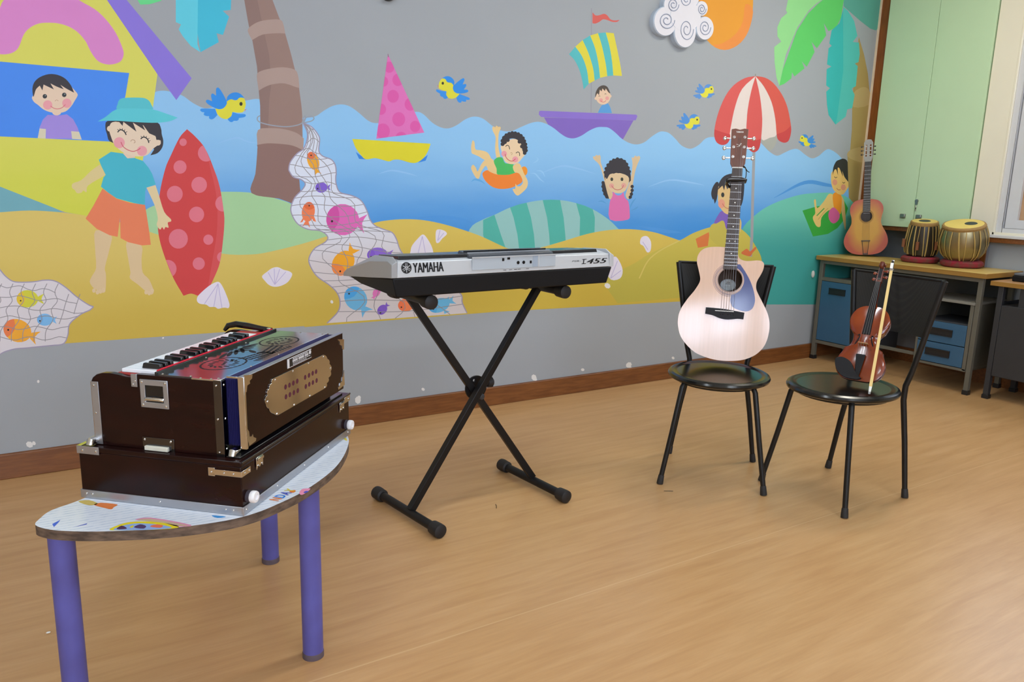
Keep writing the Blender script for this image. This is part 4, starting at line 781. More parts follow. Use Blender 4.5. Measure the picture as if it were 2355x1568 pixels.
# ------------------------------------------------------------------ electronic keyboard on its X stand
KT = radians(2.5); kx = Vector((cos(KT), sin(KT), 0)); ky = Vector((-sin(KT), cos(KT), 0)); KO = Vector((1.013, 2.310, .845))
KM = frame(KO, kx, ky, (0, 0, 1)); KL = .938
kb = thing('electronic_keyboard', 'silver and black electronic keyboard seen from behind on a black X stand', 'keyboard', KM)
m_sil = mat('silver plastic', (204, 208, 212), .32, .25, var=.02); m_sgr = mat('grey silver plastic', (166, 168, 170), .38, .2, var=.02); m_kbk = mat('black plastic shell', (17, 17, 19), .5, spec=.25, var=.1); m_bk2 = mat('glossy black plastic', (30, 32, 36), .22)
# lower shell
q = MB(); q.hexa([(.012, .0, 0), (KL-.028, .0, 0), (KL-.03, .31, 0.006), (.03, .31, .006)], [(.0, .0, .062), (KL-.004, .0, .062), (KL-.01, .355, .03), (.004, .355, .03)], m_kbk)
q.box(.03, KL-.03, .26, .35, .012, .03, m_kbk); q.build('lower_shell', parent=kb, bevel=.004)
# upper shell: rear face, top slope and the two raked ends
q = MB()
A0 = [(0, 0, .063), (.004, .006, .112), (.03, .06, .127), (.03, .16, .122), (-.004, .345, .058), (-.008, .369, .046), (-.008, .369, .03)]
q.add([(x+.016, y, z) for x, y, z in A0]+[(KL-x-.016, y, z) for x, y, z in A0], [(0, 1, 8, 7), (1, 2, 9, 8), (2, 3, 10, 9), (3, 4, 11, 10), (4, 5, 12, 11), (5, 6, 13, 12), (6, 0, 7, 13), (0, 6, 5, 4, 3, 2, 1), (7, 8, 9, 10, 11, 12, 13)], m_sil)
us = q.build('upper_shell', parent=kb, bevel=.002)
def rake(x0, sg):
    q = MB(); SEC = [(.0008, .063, .105, .1135), (.03, .0605, .115, .1285), (.16, .048, .103, .1225), (.345, .032, .056, .066), (.3695, .03, .042, .049)]; V = []
    for y, b_, s_, t_ in SEC:
        o = .004+.009*y/.369
        V += [(x0+sg*.017, y, b_), (x0-sg*o, y, b_), (x0-sg*(o-.001), y, s_), (x0+sg*.012, y, t_), (x0+sg*.017, y, t_)]
    q.add(V, [(i*5+k, i*5+(k+1) % 5, (i+1)*5+(k+1) % 5, (i+1)*5+k) for i in range(4) for k in range(5)]+[(0, 1, 2, 3, 4), (24, 23, 22, 21, 20)], m_sgr if sg > 0 else m_sil)
    return q.build('end_cap', parent=kb, bevel=.0012)
rake(.0, 1); rake(KL, -1)
q = MB(); q.hexa([(.032, .025, .118), (KL-.06, .025, .116), (KL-.07, .2, .116), (.045, .2, .116)], [(.035, .03, .1305), (KL-.062, .03, .1295), (KL-.07, .2, .12), (.045, .2, .12)], m_bk2); q.build('control_panel', parent=kb, bevel=.002)
q = MB(); q.hexa([(.292, .012, .115), (.656, .012, .115), (.656, .09, .125), (.292, .09, .125)], [(.294, .016, .1265), (.654, .016, .1265), (.65, .09, .136), (.298, .09, .136)], mat('dark grey rest slot', (70, 74, 80), .25)); q.box(.297, .652, .03, .034, .127, .1335, mat('grey ledge', (130, 134, 140), .3)); q.box(.297, .652, .055, .059, .13, .1375, m_bk2); q.build('music_rest_slot', parent=kb, bevel=.0015)
for i in range(4): # the few keys seen past the low end
    q = MB(); q.box(.02+i*.0235, .043+i*.0235, .2, .355, .05, .066, m_wk); q.build('white_key', parent=kb, bevel=.001)
# rear recess with sockets
m_rec = mat('pale recess plastic', (178, 188, 196), .4)
q = MB(); q.box(.298, .655, -.0012, .002, .076, .118, m_rec); q.box(.296, .657, -.004, -.001, .117, .1205, m_sil); q.box(.575, .579, -.004, -.001, .077, .118, m_sil); q.box(.552, .573, -.0016, -.001, .078, .117, mat('blue grey shade plastic', (160, 174, 190), .4)); rp = q.build('socket_panel', parent=kb, bevel=.0005)
for x, z, w, hh in ((.424, .108, .009, .0105), (.447, .111, .011, .0075), (.543, .095, .008, .01)):
    q = MB(); q.box(x-w/2, x+w/2, -.0022, 0, z-hh/2, z+hh/2, m_blk); q.build('socket', parent=rp)
for x in (.488, .512):
    q = MB(); q.cyl((x, -.0024, .095), (x, 0, .095), .006, None, 16, m_blk); q.build('socket', parent=rp)
q = MB()
for x in (.432, .456, .478, .494, .53): q.box(x-.006, x+.006, -.0016, -.001, .0705, .072, m_kbk)
q.build('socket_marks', parent=rp, smooth=0); q = MB()
fk = lambda x, z: (x, -.0009+(z-.063)*.122, z)
m_ink = mat('black logo print', (24, 26, 30), .4)
for dx in (0, .0011, .0022): letters(q, 'YAMAHA', fk, .0735+dx, .186+dx, .0775, .109, m_ink)
cx, cz = .0505, .0945
q.sheet([(cx+.0185*cos(t), cz+.0185*sin(t)) for t in (2*pi*i/32 for i in range(32))], fk, m_ink, holes=[])
fk2 = lambda x, z: (x, -.0012+(z-.063)*.122, z)
for k in range(3): # three crossed tuning forks
    a = pi/2+k*2*pi/3; c_, s_ = cos(a), sin(a)
    T2 = lambda u, v: (cx+u*c_-v*s_, cz+u*s_+v*c_)
    for u0, u1, v0, v1 in ((-.015, -.004, -.0011, .0011), (-.003, .015, .0017, .0034), (-.003, .015, -.0034, -.0017), (-.005, -.002, -.0034, .0034)):
        q.sheet([T2(u0, v0), T2(u1, v0), T2(u1, v1), T2(u0, v1)], fk2, m_sil)
q.build('printed_logo', parent=kb, smooth=0, recalc=False)
q = MB(); letters(q, 'PSR-', fk, .735, .778, .0868, .0925, m_ink, 0, .3)
for dx in (0, .0016, .003): letters(q, '455', fk, .806+dx, .907+dx, .0775, .096, m_ink, 0, .3)
for u0, u1, v0, v1 in ((.788, .793, .0775, .096), (.780, .801, .0775, .080), (.784, .805, .0935, .096)): q.sheet([(u0, v0), (u1, v0), (u1+.003, v1), (u0+.003, v1)], fk, m_ink)
q.build('model_lettering', parent=kb, smooth=0, recalc=False)
# stand
m_st = mat('black powder coated steel', (21, 20, 21), .42, var=.15, spec=.3); m_rub = mat('black rubber cap', (30, 27, 27), .6)
st = thing('keyboard_stand', 'black folding X stand carrying the electronic keyboard', 'stand', Matrix.Translation((1.42, 2.49, 0)))
ST = Matrix.Translation((-1.42, -2.49, 0)) @ KM; SO = Vector((1.42, 2.49, 0))
K = lambda x, y, z: KM @ Vector((x, y, z))-SO
def fbar(a, b_, r, name):
    a, b_ = Vector(a), Vector(b_); q = MB(); q.cyl(a, b_, r, None, 18, m_st); o = q.build(name, parent=st); d = unit(b_-a)
    for p, s_ in ((a, -1), (b_, 1)):
        q = MB(); q.tube([p-d*s_*.045, p-d*s_*.04, p-d*s_*.006, p+d*s_*.006, p+d*s_*.011], [r*1.08, r*1.45, r*1.55, r*1.5, r*.9], 18, m_rub); q.build('rubber_cap', parent=o)
    return o
rb = .0165
fl = (Vector((1.106, 2.68, .026))-SO, Vector((1.163, 2.262, .026))-SO); fr_ = (Vector((1.690, 2.71, .026))-SO, Vector((1.727, 2.295, .026))-SO)
fbar(*fl, rb, 'foot_bar'); fbar(*fr_, rb, 'foot_bar')
sl_, sr_ = (K(.158, .035, -.0295), K(.163, .33, -.0295)), (K(.735, .035, -.0295), K(.74, .33, -.0295))
fbar(*sl_, .0165, 'support_bar'); fbar(*sr_, .0165, 'support_bar')
# legs: the front one runs from the lower left to the upper right
def legbar(pts, name):
    q = MB()
    for a, b_ in zip(pts, pts[1:]): q.bar(a, b_, .026, m_st)
    return q.build(name, parent=st, bevel=.002)
la = legbar([fl[0].lerp(fl[1], .56)+Vector((0, 0, .012)), K(.70, .165, -.03)], 'leg'); lb = legbar([fr_[0].lerp(fr_[1], .5)+Vector((0, 0, .012)), K(.165, .215, -.03)], 'leg')
pv = Vector(on_plane(1092, 904, KM @ Vector((0, .19, 0)), ky))-SO
q = MB(); q.tube([pv-ky*.034, pv+ky*.05], .011, 14, m_st); q.build('pivot_bolt', parent=st)
up = (la.data.vertices[4].co-la.data.vertices[0].co) if 0 else Vector((0, 0, 1))
c0 = pv+kx*.004+Vector((0, 0, .022)); ring_ = lambda u, v, r: [(u+r*cos(t), v+r*sin(t)) for t in (2*pi*i/32 for i in range(32))]
q = MB(); q.prism(ring_(0, 0, .047), lambda u, v: c0+kx*u+Vector((0, 0, v))-ky*.0035, lambda u, v: c0+kx*u+Vector((0, 0, v))+ky*.0035, m_st, holes=[ring_(-.01, .03, .0055)]); gl = q.build('lock_plate', parent=st)
p0 = pv+kx*.062+Vector((0, 0, .036)); q = MB(); q.tube([p0-kx*.035+ky*.0, p0-kx*.012], .007, 10, m_st); q.tube([p0-kx*.014, p0-kx*.008, p0+kx*.012, p0+kx*.018], [.012, .019, .021, .014], 16, m_rub); q.build('lock_knob', parent=st)
q = MB(); p0 = pv+kx*.008-ky*.036-Vector((0, 0, .006)); q.tube([p0+ky*.01, p0-ky*.004, p0-ky*.008], [.012, .012, .007], 8, mat('dark bolt steel', (70, 74, 82), .35, .6)); q.build('bolt_head', parent=st)
# ------------------------------------------------------------------ two black chairs with round seats
m_seat = mat('glossy black seat lacquer', (22, 22, 20), .2, coat=.0, var=.15); m_tube = mat('black painted steel tube', (25, 23, 21), .4, var=.1, spec=.35); m_tip = mat('black rubber tip', (34, 31, 29), .65)
m_mesh = mat('black woven back mesh', (34, 33, 31), .6, var=.1)
_nt = m_mesh.node_tree; _v = _nt.nodes.new('ShaderNodeTexVoronoi'); _v.inputs['Scale'].default_value = 300; _v.inputs['Randomness'].default_value = 0.
_tc = [n for n in _nt.nodes if n.type == 'TEX_COORD'][0]; _nt.links.new(_tc.outputs['Object'], _v.inputs['Vector'])
_r = _nt.nodes.new('ShaderNodeMapRange'); _r.inputs[1].default_value = .3; _r.inputs[2].default_value = .22; _nt.links.new(_v.outputs['Distance'], _r.inputs[0])
_m = [n for n in _nt.nodes if n.type == 'MIX'][0]; _m.inputs[7].default_value = lin((60, 58, 48)); _nt.links.new(_r.outputs[0], _m.inputs[0])
ZS = .455
def chair(name, label, cx, cy, ang, group):
    t = thing(name, label, 'chair', Matrix.Translation((cx, cy, 0)) @ Matrix.Rotation(ang, 4, 'Z'), group)
    q = MB(); q.lathe([(0, .4525), (.168, .4525), (.176, .4525), (.182, .4555), (.196, .457), (.206, .452), (.21, .444), (.208, .436), (.2, .431), (.186, .429), (0, .429)], 56, m_seat, None, 1, 1.06); q.build('seat', parent=t)
    q = MB(); q.tube([(.172*cos(a), .172*sin(a)*1.04, .4235) for a in (2*pi*i/36 for i in range(36))], .0075, 8, m_tube, closed=True); q.build('seat_ring', parent=t)
    for s in (-1, 1):
        q = MB(); q.tube([(s*.204, -.178, .03), (s*.172, -.150, .225), (s*.144, -.126, .408), (s*.136, -.117, .424)], [.0105, .0108, .011, .011], 14, m_tube); o = q.build('leg', parent=t)
        q = MB(); q.tube([(s*.2075, -.1805, .002), (s*.206, -.1795, .012), (s*.203, -.177, .036), (s*.2025, -.1765, .038)], [.0138, .0138, .0122, .011], 14, m_tip); q.build('rubber_foot', parent=o)
        B0, B1, B2 = Vector((s*.183, .215, .03)), Vector((s*.125, .2185, .425)), Vector((s*.203, .262, .884))
        q = MB(); q.tube([B0, B0.lerp(B1, .5), B1-Vector((0, 0, .03)), B1], [.0105, .011, .0115, .0115], 14, m_tube); o = q.build('leg', parent=t)
        d = unit(B0-B1); q = MB(); q.tube([B0+d*.028, B0+d*.02, B0-d*.006, B0-d*.008], [.0138, .0138, .0122, .011], 14, m_tip); q.build('rubber_foot', parent=o)
        q = MB(); q.tube([B1-Vector((0, 0, .004)), B1+Vector((0, .002, .03)), B1.lerp(B2, .2), B2], [.0115, .0115, .0115, .0115], 14, m_tube); q.build('back_post', parent=t)
    # back panel stretched between the posts, bowed backwards
    q = MB(); N = 14; VS = []; 
    for side in (0, .006):
        for j in range(9):
            u = .50+.495*j/8; w = .125+(.203-.125)*u; y = .2185+(.262-.2185)*u; z = .425+(.884-.425)*u
            for i in range(N+1):
                a = -1+2*i/N; VS.append((a*w, y+.038*(1-a*a)+side, z-.004*(1-a*a)))
    nn = (N+1)*9; idx = lambda s, j, i: s*nn+j*(N+1)+i; FS = []
    for j in range(8):
        for i in range(N): FS += [(idx(0, j, i), idx(0, j, i+1), idx(0, j+1, i+1), idx(0, j+1, i)), (idx(1, j, i), idx(1, j+1, i), idx(1, j+1, i+1), idx(1, j, i+1))]
    for i in range(N): FS += [(idx(0, 0, i), idx(1, 0, i), idx(1, 0, i+1), idx(0, 0, i+1)), (idx(0, 8, i), idx(0, 8, i+1), idx(1, 8, i+1), idx(1, 8, i))]
    for j in range(8): FS += [(idx(0, j, 0), idx(0, j+1, 0), idx(1, j+1, 0), idx(1, j, 0)), (idx(0, j, N), idx(1, j, N), idx(1, j+1, N), idx(0, j+1, N))]
    q.add(VS, FS, m_mesh); q.build('backrest', parent=t, smooth=60)
    q = MB(); q.tube([(a*.203, .262+.038*(1-a*a)+.003, .884-.004*(1-a*a)) for a in (-1+2*i/N for i in range(N+1))], .006, 10, m_tube); q.build('top_rail', parent=t)
    return t
ch1 = chair('round_seat_chair', 'black round-seated chair against the mural side, holding the acoustic guitar', 2.4634, 2.2412, radians(-45.8), 'black round-seated chairs')
ch2 = chair('round_seat_chair', 'black round-seated chair in front of the desk, holding the violin and bow', 2.7665, 1.8634, radians(-92.7), 'black round-seated chairs')
# ------------------------------------------------------------------ fit an instrument to its lean
def lean(bottom, top_px, L, hb):
    hb = Vector((cos(hb), sin(hb), 0)); best = None
    for i in range(0, 90):
        th = radians(i*.5); D = Vector((0, 0, cos(th)))+hb*sin(th); q = Vector(bottom)+D*L-EYE; y = H/2-FPX*q.dot(CU)/q.dot(CF)
        if best is None or abs(y-top_px) < best[0]: best = (abs(y-top_px), D)
    D = best[1]; X = Vector((hb.y, -hb.x, 0)); return frame(bottom, X, D.cross(X), D)
m_gap_ = None
def polyfn(y): return lambda a, b_: (a, y, b_)
m_spruce = mat('pale spruce top', (220, 178, 146), .17, var=.08, scale=4, stretch=(30, 30, 1), coat=1.); m_gside = mat('dark mahogany side', (62, 34, 24), .25, var=.2, coat=.3); m_gneck = mat('reddish mahogany', (112, 66, 50), .3, var=.15, scale=8, stretch=(6, 6, 1), coat=.3)
m_fb = mat('dark rosewood', (72, 62, 58), .45, var=.25, scale=10, stretch=(14, 14, 1)); m_fret = mat('nickel fret', (190, 190, 190), .3, .7); m_bone = mat('bone white', (236, 234, 226), .4); m_chg = mat('chrome tuner', (222, 222, 224), .12, 1.)
m_pick = mat('dark blue pickguard', (62, 72, 130), .12, coat=.4); m_inside = mat('guitar interior', (84, 66, 56), .8); m_lab = mat('grey paper label', (178, 184, 186), .7); m_ros = mat('rosette line', (120, 108, 124), .4)
def tuner(par, x, z, s, name='tuning_machine', kr=.0095):
    q = MB(); q.cyl((x, -.007, z), (x, .0, z), .0035, .0045, 12, m_chg); q.cyl((x, .0, z), (x, -.0022, z), .0072, .0062, 16, m_chg); o = q.build(name, parent=par)
    q = MB(); q.cyl((s*.034, .011, z-.003), (s*.052, .011, z-.003), .0026, None, 8, m_chg); q.ball((s*.06, .011, z-.003), (kr*.85, .0042, kr), 14, m_chg); q.build('tuner_knob', parent=o)
# ------------------------------------------------------------------ acoustic guitar
GM = lean((2.543, 2.292, .484), 303, .985, radians(45))
gt = thing('acoustic_guitar', 'pale cutaway acoustic guitar with blue pickguard leaning on the black chair', 'guitar', GM)
k_ = .49/1183; gp = []
for s in P('650,1248 560,1243 480,1228 400,1203 335,1170 265,1110 215,1050 183,985 165,900 164,850 172,790 192,735 215,692 265,615 320,545 355,490 378,445 384,405 374,355 360,300 347,250 345,200 355,160 380,120 420,90 480,73 560,67 640,68* 762,70* 763,120 772,165 800,190 850,201 905,197 960,190 1000,194 1022,210 1030,235 1020,290 995,345 968,395 957,440 960,490 985,545 1015,600 1060,685 1085,745 1100,810 1103,880 1096,940 1080,1010 1045,1085 975,1160 890,1208 820,1230 740,1243'):
    z = (1248-s[1])*k_; xc = 650+(1248-s[1])*.04; gp.append(((s[0]-xc)*k_*.985, z, s[2]))
go = curve(gp, True, 3); hole = [(.003+.0505*cos(t), .349+.0505*sin(t)) for t in (2*pi*i/40 for i in range(40))]
DP = .088
q = MB(); n = len(go); bk = [(x*.985, z) for x, z in go]
q.add([(x, .004, z) for x, z in go]+[(x*.99, DP-.004, z*.995+.001) for x, z in go]+[(x*.97, DP, z*.98+.005) for x, z in go], [(i, (i+1) % n, n+(i+1) % n, n+i) for i in range(n)]+[(n+i, n+(i+1) % n, 2*n+(i+1) % n, 2*n+i) for i in range(n)], m_gside)
q.sheet([(x*.97, z*.98+.005) for x, z in go], polyfn(DP), m_gside); q.build('body', parent=gt, recalc=False)
q = MB(); q.prism(go, polyfn(.0), polyfn(.004), m_spruce, m_gside, holes=[hole])
q.build('soundboard', parent=gt, bevel=.0012)
q = MB(); q.sheet([(x*.95, z*.96+.01) for x, z in go], polyfn(DP-.003), m_inside); lb_ = q.build('interior', parent=gt, smooth=0)
q = MB(); q.sheet([(.0+.033*cos(t), .333+.026*sin(t)) for t in (2*pi*i/32 for i in range(32))], polyfn(DP-.004), m_lab); q.sheet([(.0+.028*cos(t), .333+.0215*sin(t)) for t in (2*pi*i/32 for i in range(32))], polyfn(DP-.0043), mat('pale paper label', (198, 202, 202), .7))
for z0_, w in ((.343, .008), (.336, .011), (.324, .014)): q.box(-w, w, DP-.0046, DP-.0044, z0_, z0_+(.003 if z0_ > .33 else .001), m_blk)
q.build('paper_label', parent=lb_, smooth=0)
q = MB()
for r, w in ((.053, .0012), (.059, .0009), (.0625, .0009), (.066, .0009), (.071, .0007)):
    q.tube([(.003+r*cos(t), -.0003, .349+r*sin(t)) for t in (2*pi*i/60 for i in range(60))], w, 5, m_ros, closed=True)
q.build('rosette', parent=gt)
pg = []
for s in P('745,240* 790,240* 840,310 890,395 925,480 945,560 948,620 930,680 895,712 850,722 790,712 735,690 708,655 700,610 708,560* 745,548 785,522 815,480 832,430 830,380 815,335 780,295 748,275*'):
    z = (1248-s[1])*k_; xc = 650+(1248-s[1])*.04; pg.append(((s[0]-xc)*k_*.985, z, s[2]))
q = MB(); q.prism(curve(pg, True, 3), polyfn(-.0012), polyfn(.0), m_pick); q.build('pickguard', parent=gt)
bz = lambda a, b_: ((a-650-(1248-b_)*.04)*k_, (1248-b_)*k_)
q = MB(); q.prism(curve([bz(s[0], s[1])+(s[2],) for s in P('455,703* 560,706 650,711 760,725 843,736* 834,806* 780,803 730,811 660,818 590,806 530,783 480,774 449,770*')], True, 3), polyfn(-.009), polyfn(-.0), mat('matt ebony', (26, 24, 28), .55, spec=.3)); br = q.build('bridge', parent=gt, bevel=.0015)
q = MB(); a = bz(548, 733); b_ = bz(735, 737); q.box(a[0], b_[0], -.0125, -.008, a[1]-.0012, a[1]+.0018, m_bone); q.build('saddle', parent=br)
q = MB()
for i in range(6): x = -.027+i*.0108; q.ball((x, -.0105, a[1]-.013), (.0028, .003, .0028), 8, mat('dark bridge pin', (50, 44, 44), .3))
q.build('bridge_pin', parent=br)
FB0, NUT, HT = .393, .828, 1.0
wn = lambda z: .0215+(.0285-.0215)*(NUT-z)/(NUT-FB0)
q = MB(); q.hexa([(-wn(FB0), -.006, FB0), (wn(FB0), -.006, FB0), (wn(FB0), .001, FB0), (-wn(FB0), .001, FB0)], [(-.0215, -.006, NUT), (.0215, -.006, NUT), (.0215, .001, NUT), (-.0215, .001, NUT)], m_fb); fbo = q.build('fretboard', parent=gt, bevel=.0008)
q = MB(); SC = .645
for i in range(1, 21):
    z = NUT-SC*(1-2**(-i/12))
    if z > FB0+.006: q.box(-wn(z), wn(z), -.0072, -.0058, z-.0009, z+.0009, m_fret)
q.build('frets', parent=fbo)
q = MB()
for i, xs in ((5, (0,)), (7, (0,)), (9, (0,)), (12, (-.012, .012)), (15, (0,)), (3, (0,))):
    z = NUT-SC*(1-2**(-(i-.5)/12))
    for x in xs: q.cyl((x, -.0064, z), (x, -.0058, z), .0028, None, 12, m_bone)
q.build('inlay_dot', parent=fbo)
q = MB(); q.tube([(0, .014, .485), (0, .0105, .56), (0, .0095, NUT)], [.0145, .0115, .0105], 18, m_gneck, flat=1.95); q.build('neck', parent=gt)
q = MB(); q.box(-.0218, .0218, -.0075, .001, NUT, NUT+.005, m_bone); q.build('nut', parent=gt)
hd = [(-.0215, NUT+.003), (-.031, NUT+.022), (-.0325, NUT+.06), (-.035, HT-.004), (-.018, HT-.001), (0, HT-.006), (.018, HT-.001), (.035, HT-.004), (.0325, NUT+.06), (.031, NUT+.022), (.0215, NUT+.003)]
q = MB(); q.prism(hd, polyfn(-.001), polyfn(.016), m_gneck); hs = q.build('headstock', parent=gt, bevel=.0015)
q = MB(); letters(q, 'YAMAHA', polyfn(-.0016), -.0155, .0155, HT-.0195, HT-.0125, m_bone, .02); letters(q, 'F', polyfn(-.0016), .0, .011, NUT+.094, NUT+.108, m_bone, .01, .4); q.tube([(-.009, -.0016, NUT+.094), (-.003, -.0016, NUT+.092), (.001, -.0016, NUT+.099), (-.004, -.0016, NUT+.102), (-.011, -.0016, NUT+.103)], .0009, 6, m_bone)
q.build('headstock_logo', parent=hs, smooth=0, recalc=False)
for s in (-1, 1):
    for z in (NUT+.05, NUT+.092, NUT+.134): tuner(gt, s*.022, z, s)
for i in range(6):
    u = (i-2.5)/2.5; q = MB(); q.tube([(u*.027, -.0125, a[1]), (u*.017, -.0092, NUT+.002), (u*.021, -.006, NUT+(.05 if abs(u) > .8 else .09 if abs(u) > .4 else .132))], .00065, 5, mat('bronze string' if i < 4 else 'steel string', (110, 100, 94) if i < 4 else (150, 150, 155), .4, .6)); q.build('string', parent=gt)
# capo clamped on the neck and a black cord tied at the nut
cz = NUT-.052
cp = thing('capo', 'black capo clamped across the neck of the acoustic guitar', 'capo', GM @ Matrix.Translation((0, 0, cz)))
q = MB(); q.tube([(-.042, -.014, -.003), (-.034, -.0155, 0), (.026, -.0145, .002), (.038, -.012, .001)], [.0085, .0085, .008, .006], 12, m_blk); q.build('clamp_bar', parent=cp)
q = MB(); q.tube([(-.036, -.012, -.004), (-.04, .008, -.012), (-.028, .026, -.02), (.004, .03, -.02)], [.009, .008, .008, .007], 12, m_blk); q.build('clamp_arm', parent=cp)
q = MB(); q.tube([(.037, -.016, .001), (.037, .006, -.004), (.0365, .012, -.006)], [.006, .005, .004], 10, m_blk); q.build('screw_pad', parent=cp)
cd = thing('neck_cord', 'thin black cord looped from the guitar headstock to the capo', 'cord', GM @ Matrix.Translation((.027, 0, NUT)))
q = MB(); q.tube([(-.01, -.003, .002), (.0, -.006, .008), (.006, -.004, .004), (.011, 0, -.012), (.011, .0, -.03), (.0085, -.004, -.048)], .0018, 8, m_blk); q.tube([(.0, -.006, .006), (.009, -.005, -.003), (.016, -.002, -.012), (.024, .0, -.015)], .0017, 8, m_blk); q.ball((.0, -.006, .006), .0045, 8, m_blk); q.build('cord', parent=cd)
# ------------------------------------------------------------------ violin
VB = on_z(1970, 873, .481)
VM = lean(tuple(VB), 598, .515, radians(21)); VM = VM @ Matrix.Diagonal((.9115, .9115, .9115, 1))
vl = thing('violin', 'glossy reddish brown violin leaning on the chair in front of the desk', 'violin', VM)
m_var = mat('glossy reddish varnish', (146, 62, 18), .16, var=.3, scale=5, rgb2=(112, 36, 14), coat=.5); m_ebony = mat('ebony', (22, 21, 24), .5, spec=.3); m_vside = mat('dark varnish', (92, 40, 20), .2, coat=.5, var=.2)
vs_ = .34/.355
vhw = [(0, 0), (.045, .001), (.075, .012), (.096, .038), (.103, .07), (.098, .1), (.086, .126), (.080, .147, 1), (.063, .158), (.053, .183), (.055, .212), (.0725, .235, 1), (.0765, .247), (.084, .272), (.080, .305), (.062, .335), (.035, .351), (0, .355)]
half = curve([(p[0]*vs_, p[1]*vs_, len(p) > 2) for p in vhw], False, 4)
vo = [(x, z) for x, z in half]+[(-x, z) for x, z in half[::-1][1:-1]]
q = MB(); n = len(vo)
rings = [(1.0, 0.003), (1.02, .0), (.985, -.002), (.9, -.005), (.7, -.010), (.4, -.014), (.12, -.0155)]
VV = []; cz0 = .17
for s_, y in rings: VV += [(x*s_, y, cz0+(z-cz0)*(1-(1-s_)*(1 if s_ > 1 else .9))) for x, z in vo]
q.add(VV, [(k*n+i, k*n+(i+1) % n, (k+1)*n+(i+1) % n, (k+1)*n+i) for k in range(len(rings)-1) for i in range(n)], m_var); q.add([(x*.12, -.0155, cz0+(z-cz0)*(1-.88*.9)) for x, z in vo], [tuple(range(n))], m_var)
q.build('belly', parent=vl, smooth=50)
q = MB(); q.add([(x*.985, .001, z) for x, z in vo]+[(x*.985, .032, z) for x, z in vo]+[(x*1.02, .033, z) for x, z in vo]+[(x*1.0, .036, z) for x, z in vo]+[(x*.5, .044, cz0+(z-cz0)*.5) for x, z in vo], [(k*n+i, k*n+(i+1) % n, (k+1)*n+(i+1) % n, (k+1)*n+i) for k in range(4) for i in range(n)]+[tuple(4*n+i for i in range(n))], m_vside); q.build('body', parent=vl, smooth=50)
for s in (-1, 1):
    q = MB(); q.tube([(s*.032, -.0128, .198), (s*.026, -.0138, .202), (s*.0235, -.0142, .194), (s*.0295, -.0125, .175), (s*.0375, -.0105, .155), (s*.041, -.0092, .138), (s*.035, -.0108, .132), (s*.0325, -.0115, .139)], [.0036, .0034, .002, .0027, .0025, .002, .0032, .0036], 8, m_ebony); q.build('sound_hole', parent=vl)
q = MB(); q.hexa([(-.017, -.019, .205), (.017, -.019, .205), (.017, -.012, .205), (-.017, -.012, .205)], [(-.0105, -.0135, .457), (.0105, -.0135, .457), (.0105, -.006, .457), (-.0105, -.006, .457)], m_ebony); q.build('fingerboard', parent=vl, bevel=.002)
q = MB(); q.tube([(0, .006, .335), (0, .001, .36), (0, .0, .42), (0, .001, .465)], [.02, .013, .0115, .0115], 14, m_var); q.build('neck', parent=vl)
m_scr = mat('worn scroll varnish', (104, 44, 20), .4, var=.3, scale=20)
q = MB(); q.hexa([(-.0125, -.009, .458), (.0125, -.009, .458), (.0125, .012, .458), (-.0125, .012, .458)], [(-.009, -.004, .528), (.009, -.004, .528), (.009, .018, .528), (-.009, .018, .528)], m_scr)
q.box(-.0062, .0062, -.0092, -.006, .466, .52, m_ebony)
sc = [(.0, .004+.017*(1-i/26)*cos(.55*i+2.6), .54+.017*(1-i/26)*sin(.55*i+2.6)) for i in range(24)]
q.tube(sc, [.009-.0002*i for i in range(24)], 8, m_scr, flat=1.1)
q.ball((-.011, .004, .54), (.005, .007, .007), 10, m_scr); q.ball((.011, .004, .54), (.005, .007, .007), 10, m_scr)
pb = q.build('scroll', parent=vl)
for s, z in ((-1, .472), (1, .484), (-1, .5), (1, .513)):
    q = MB(); q.cyl((-s*.012, .005, z), (s*.019, .005, z), .0028, .0036, 10, m_var); q.ball((s*.0245, .005, z), (.0075, .0042, .0075), 10, m_var); q.build('peg', parent=pb)
q = MB(); q.hexa([(-.021, -.017, .158), (.021, -.017, .158), (.021, -.013, .158), (-.021, -.013, .158)], [(-.0195, -.043, .1575), (.0195, -.041, .1575), (.0195, -.039, .16), (-.0195, -.041, .16)], mat('pale maple bridge', (206, 160, 106), .5)); q.build('bridge', parent=vl, bevel=.001)
q = MB(); q.hexa([(-.008, -.018, .006), (.008, -.018, .006), (.008, -.011, .006), (-.008, -.011, .006)], [(-.021, -.030, .108), (.021, -.030, .108), (.019, -.022, .112), (-.019, -.022, .112)], m_ebony); q.build('tailpiece', parent=vl, bevel=.003)
q = MB(); cr_ = curve([(-.098, .052, False), (-.099, .08, False), (-.07, .087, False), (-.035, .07, False), (-.012, .035, False), (.01, .012, False), (.02, .004, False), (.0, -.003, False), (-.045, -.001, False), (-.08, .02, False)], True, 4)
q.prism(cr_, lambda x, z: (x, -.024+.08*abs(x)*.5, z), lambda x, z: (x, -.010, z), m_ebony); q.build('chin_rest', parent=vl, bevel=.004)
for i in range(4):
    u = (i-1.5)/1.5; q = MB(); q.tube([(u*.014, -.0275, .108), (u*.0165, -.042+abs(u)*.001, .159), (u*.0075, -.0145, .457), (u*.003, -.004, .49)], .0006, 5, mat('violin string', (120, 116, 112), .45, .5)); q.build('string', parent=vl)
